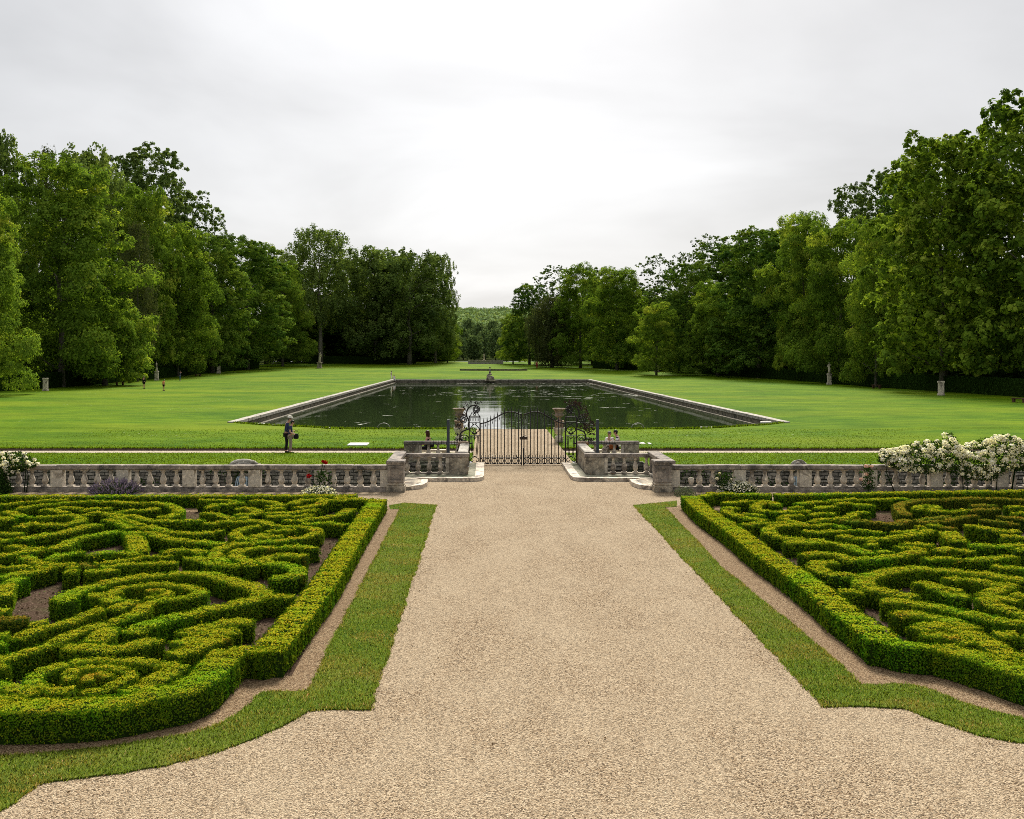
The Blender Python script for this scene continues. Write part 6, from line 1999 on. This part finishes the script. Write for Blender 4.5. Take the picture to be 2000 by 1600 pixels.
# the couple on the cross path
x, y, z = at(558.0, 885.2, -.10)
person((x, y + .18, z), PI / 2 + .15, 1.75, 'tall person in navy top, black trousers and white hat, on the cross path', over=dict(chest=(0, -.04, 1.33), neck=(0, -.09, 1.49), jaw=(0, -.135, 1.55), head=(.0, -.16, 1.635), crown=(0, -.165, 1.69), sL=(.18, -.04, 1.42), sR=(-.18, -.04, 1.42),
       eL=(.24, -.04, 1.14), wL=(.16, -.26, 1.05), hL=(.12, -.33, 1.05), eR=(-.24, -.04, 1.14), wR=(-.16, -.25, 1.04), hR=(-.10, -.33, 1.05)), top=M_NAVY, bottom=M_BLACKC, hair=M_HAIRG, hat=M_HAT, sleeves='long', group='couple standing on the cross path')
x, y, z = at(568.5, 885.4, -.10)
person((x, y - .17, z), PI / 2 + .1, 1.60, 'dark haired person in navy tee and taupe trousers on the cross path', over=dict(chest=(0, -.02, 1.33), neck=(0, -.05, 1.49), jaw=(0, -.095, 1.55), head=(.0, -.12, 1.64), crown=(0, -.125, 1.695),
       eL=(.24, .02, 1.14), wL=(.17, -.20, 1.02), hL=(.12, -.27, 1.0), eR=(-.25, .0, 1.14), wR=(-.17, -.20, 1.02), hR=(-.11, -.27, 1.0)), top=M_NAVY, bottom=M_TAUPE, hair=M_HAIRD, group='couple standing on the cross path')
bag((x + .28, y - .22, z + .83), (.24, .17, .25), M_BLACKC, 'black shoulder bag held in front by the person in taupe trousers')

# seated visitors behind the far balustrades
def bench(loc, rz, L, label, mat=M_STONE, name='stone_bench', h=.42):
    root = empty(name, loc, rz, label, 'bench')
    MB().box(-L / 2, L / 2, -.2, .2, h - .08, h, .015).build('seat', mat, root)
    for s_ in (-1, 1): MB().box(s_ * L * .36 - .08, s_ * L * .36 + .08, -.16, .16, -.05, h - .078, .012).build('leg', mat, root)


Ys = 47.75
xl_ = (832 - VX) * Ys / F
bench((xl_ + .1, Ys, 0), 0, 1.9, 'stone bench behind the left far balustrade, carrying the seated woman')
person((xl_ + .12, Ys, 0), -PI / 2 - .3, 1.30, 'seated person with long brown hair and bare legs behind the left far balustrade', SIT, top=M_BLACKC, bottom=M_BLACKC, hair=M_HAIRB, hair_long=True, legs='short', sleeves='none')
bag((xl_ + .22, Ys - .22, .66), (.30, .2, .24), M_BLACKC, 'round black bag on the lap of the seated person with brown hair')
xr_ = (1203 - VX) * Ys / F
bench((xr_ - .1, Ys, 0), 0, 1.9, 'stone bench behind the right far balustrade, carrying the seated pair')
person((xr_ + .10, Ys - .02, 0), -PI / 2 - .2, 1.32, 'seated person in a striped white top behind the right far balustrade', SIT, top=M_STRIPE, bottom=M_BLACKC, hair=M_HAIRD, over=dict(head=(0, -.13, 1.22), crown=(0, -.135, 1.27), jaw=(0, -.11, 1.13), wL=(.16, -.34, .85), hL=(.12, -.40, .87)), group='seated pair right of the gate')
person((xr_ - .24, Ys + .18, 0), -PI / 2 + .9, 1.25, 'grey haired seated person leaning on the one in stripes, right of the gate', SIT, top=M_WHITEC, bottom=M_TAUPE, hair=M_HAIRG, group='seated pair right of the gate')
bag((xr_ - .17, Ys - .28, .60), (.30, .18, .28), M_BROWNL, 'tan brown leather bag beside the seated pair right of the gate')

# strollers far off on the lawn
def far_at(px, py): return WT(px, py)


person(far_at(281, 759.5), PI * .95, 1.70, 'stroller in a black coat with bare legs on the left lawn', top=M_BLACKC, bottom=M_BLACKC, hair=M_HAIRG, sleeves='long', legs='short')
person(far_at(319.5, 763.5), PI * .8, 1.45, 'stroller in salmon top and black shorts on the left lawn', top=M_ORANGE, bottom=M_BLACKC, hair=M_HAIRD, legs='short', over=dict(chest=(.03, -.08, 1.31), head=(.06, -.16, 1.6), crown=(.06, -.17, 1.65), jaw=(.05, -.14, 1.52), neck=(.03, -.1, 1.46)))
person(far_at(351.5, 744.5), PI * .55, 1.72, 'stroller in navy jacket and blue jeans by the hedge at left', top=M_NAVY, bottom=M_DENIM, hair=M_HAIRD, sleeves='long', over=dict(wR=(-.12, -.22, 1.45), hR=(-.08, -.24, 1.52), eR=(-.25, -.12, 1.22)))
person((WT(764, 742)[0], 190.2, .09), PI * .7, 1.45, 'small standing person in white at the far left pool corner', top=M_WHITEC, bottom=M_WHITEC, hair=M_HAIRB)
person((WT(769.5, 742)[0], 189.85, -.36), PI * .1, 1.30, 'person in white sitting on the far left pool corner', SIT, top=M_WHITEC, bottom=M_WHITEC, hair=M_HAIRD)
person((WT(957, 742)[0], 193.5, .02), PI * .5, 2.25, 'person in blue standing behind the rock sculpture at the far pool edge', top=M_BLUEC, bottom=M_NAVY, hair=M_HAIRD)
person(WT(1048.5, 720), 0, 1.9, 'distant person in a dark red coat under the willow', top=M_REDC, bottom=M_REDC, hair=M_HAIRD, sleeves='long')

# rock sculpture on the far pool wall
x, y = (957.5 - VX) * 189.6 / F, 189.7
root = empty('rock_sculpture', (x, y, 0), 0, 'grey coiled rock sculpture on the far pool wall', 'sculpture')
mb = MB(); rr = random.Random(3)
mb.blob((0, 0, .12), (.72, .5, .45), 12, 8, .12, rnd=rr); mb.blob((-.25, -.1, .45), (.4, .34, .4), 10, 7, .12, rnd=rr); mb.blob((.3, -.05, .35), (.4, .34, .35), 10, 7, .12, rnd=rr)
mb.tube(catmull([(-.1, -.3, .3), (-.5, -.35, .4), (-.45, -.1, .85), (0, 0, 1.0), (.3, 0, .95)], .1), .12, 7)
mb.build('coiled_body', M_MOTTLE, root)
mb = MB(); mb.blob((0, -.1, -.15), (1.0, .5, .25), 12, 6, .1, rnd=rr); mb.build('base', M_MOTTLE, root)


# statues and pedestals along the trees
ROBE = dict(STAND)
ROBE.update(pL=((.05, 0, .86), .14), pR=((-.05, 0, .86), .14), kL=((.06, -.03, .45), .14), kR=((-.06, .02, .45), .14), aL=((.07, 0, .08), .15), aR=((-.07, 0, .08), .15), tL=((.10, -.08, .05), .09), tR=((-.10, -.05, .05), .09),
            eL=((.27, -.05, 1.2), .05), wL=((.12, -.2, 1.3), .04), hL=((.05, -.22, 1.36), .04), eR=((-.28, .0, 1.18), .05), wR=((-.22, -.15, 1.0), .04), hR=((-.18, -.2, .95), .04))
ROBE_ME = skin_mesh(ROBE, BODY_E, 'pelvis', 'figure', 2); ROBE_ME.materials.clear(); ROBE_ME.materials.append(M_STONE)


def pedestal(px, py, h, w, label, statue=0.0, lean=0.0, mat=M_STONE):
    x, y, z = WT(px, py)
    root = empty('stone_pedestal', (x, y, z), 0, label, 'pedestal', 'pedestals along the trees')
    MB().box(-w * .62, w * .62, -w * .62, w * .62, -.1, h * .14, .02).box(-w * .5, w * .5, -w * .5, w * .5, h * .13, h * .88, .015).build('shaft', mat, root)
    MB().box(-w * .6, w * .6, -w * .6, w * .6, h * .875, h, .03).build('cap', mat, root)
    if statue:
        st = empty('garden_statue', (x, y, z + h - .01), .4, f'robed stone statue on the {label.split(",")[0]}', 'statue', 'statues on pedestals')
        st.rotation_euler = (0, lean, .5 + px)
        st.scale = (statue / 1.72,) * 3
        link('figure', ROBE_ME, st)
        MB().box(-.22, .22, -.2, .2, -.02, .06, .02).build('plinth', mat, st)


pedestal(89, 763.5, 1.6, .50, 'leftmost pale pedestal, under the low leaning lime')
pedestal(306, 743.5, 1.65, .55, 'pale pedestal behind the strollers in black and salmon', 1.6)
pedestal(427, 729.5, 1.6, .60, 'pedestal in the shade under the dark chestnut')
pedestal(624, 719.5, 1.45, 1.0, 'broad pedestal at the far left end of the lawn', 2.5, -.12, M_MOTTLE)
pedestal(1838, 773, 1.62, .50, 'pale pedestal under the great plane tree')
pedestal(1619.5, 750.5, 1.6, .50, 'pale pedestal before the right clipped hedge', 1.75)
pedestal(1490, 739, 1.6, .34, 'slender pale pedestal in the shade of the right row')
pedestal(1283, 727.5, 1.4, .85, 'brown pedestal under the small round lime', 0, 0, M_URN)
for px, py, rz, lab in ((234, 752, .9, 'small wooden bench in the shade on the left lawn edge'), (387, 735.5, 1.0, 'low wooden bench by the left hedge near the jeans stroller'), (1712, 758.5, -1.0, 'low wooden bench by the right hedge'),
                        (1990, 787, -1.0, 'low wooden bench under the huge plane at the right'), (1535, 742, -1.0, 'low wooden bench right of the slender pedestal')):
    x, y, z = WT(px, py)
    bench((x, y, z), rz, 1.4, lab, M_WOOD, 'wooden_bench', .46)

# stone kerb on the far lawn, parapet and statue at the end of the view
x0, y, z = WT(898, 723.5); x1 = WT(1030, 723.5)[0]
root = empty('stone_kerb', ((x0 + x1) / 2, y, z), 0, 'thin dark stone kerb lying across the far lawn beyond the pool', 'kerb')
hw = (x1 - x0) / 2
MB().box(-hw, hw, -.2, .2, -.1, .30, .02).build('edge_stone', M_POOLWALL, root)
x0, y, z = WT(916, 711.5); x1 = WT(983, 711.5)[0]
root = empty('stone_parapet', ((x0 + x1) / 2, y, z), 0, 'distant stone parapet closing the central view', 'parapet')
hw = (x1 - x0) / 2
mb = MB().box(-hw, hw * .3, -.3, .3, -.1, .8, .02).box(hw * .3, hw, -.3, .3, -.1, 1.15, .02)
for k in range(5): mb.box(-hw + hw * 2 * k / 4.5 - .25, -hw + hw * 2 * k / 4.5 + .25, -.36, .36, -.1, 1.2, .03)
mb.build('wall_base', M_COPING, root)
MB().box(-hw - .1, hw * .3, -.42, .42, .795, .95, .02).build('rail', M_STONE, root)
x, y, z = WT(945.5, 711); y += 1.2
root = empty('garden_statue', (x, y, z + 1.0), 0, 'distant pale statue above the parapet closing the central view', 'statue', 'statues on pedestals')
root.scale = (1.1, 1.1, 1.1)
link('figure', ROBE_ME, root)
MB().box(-.5, .5, -.5, .5, -1.1, .02, .02).build('plinth', M_STONE, root)
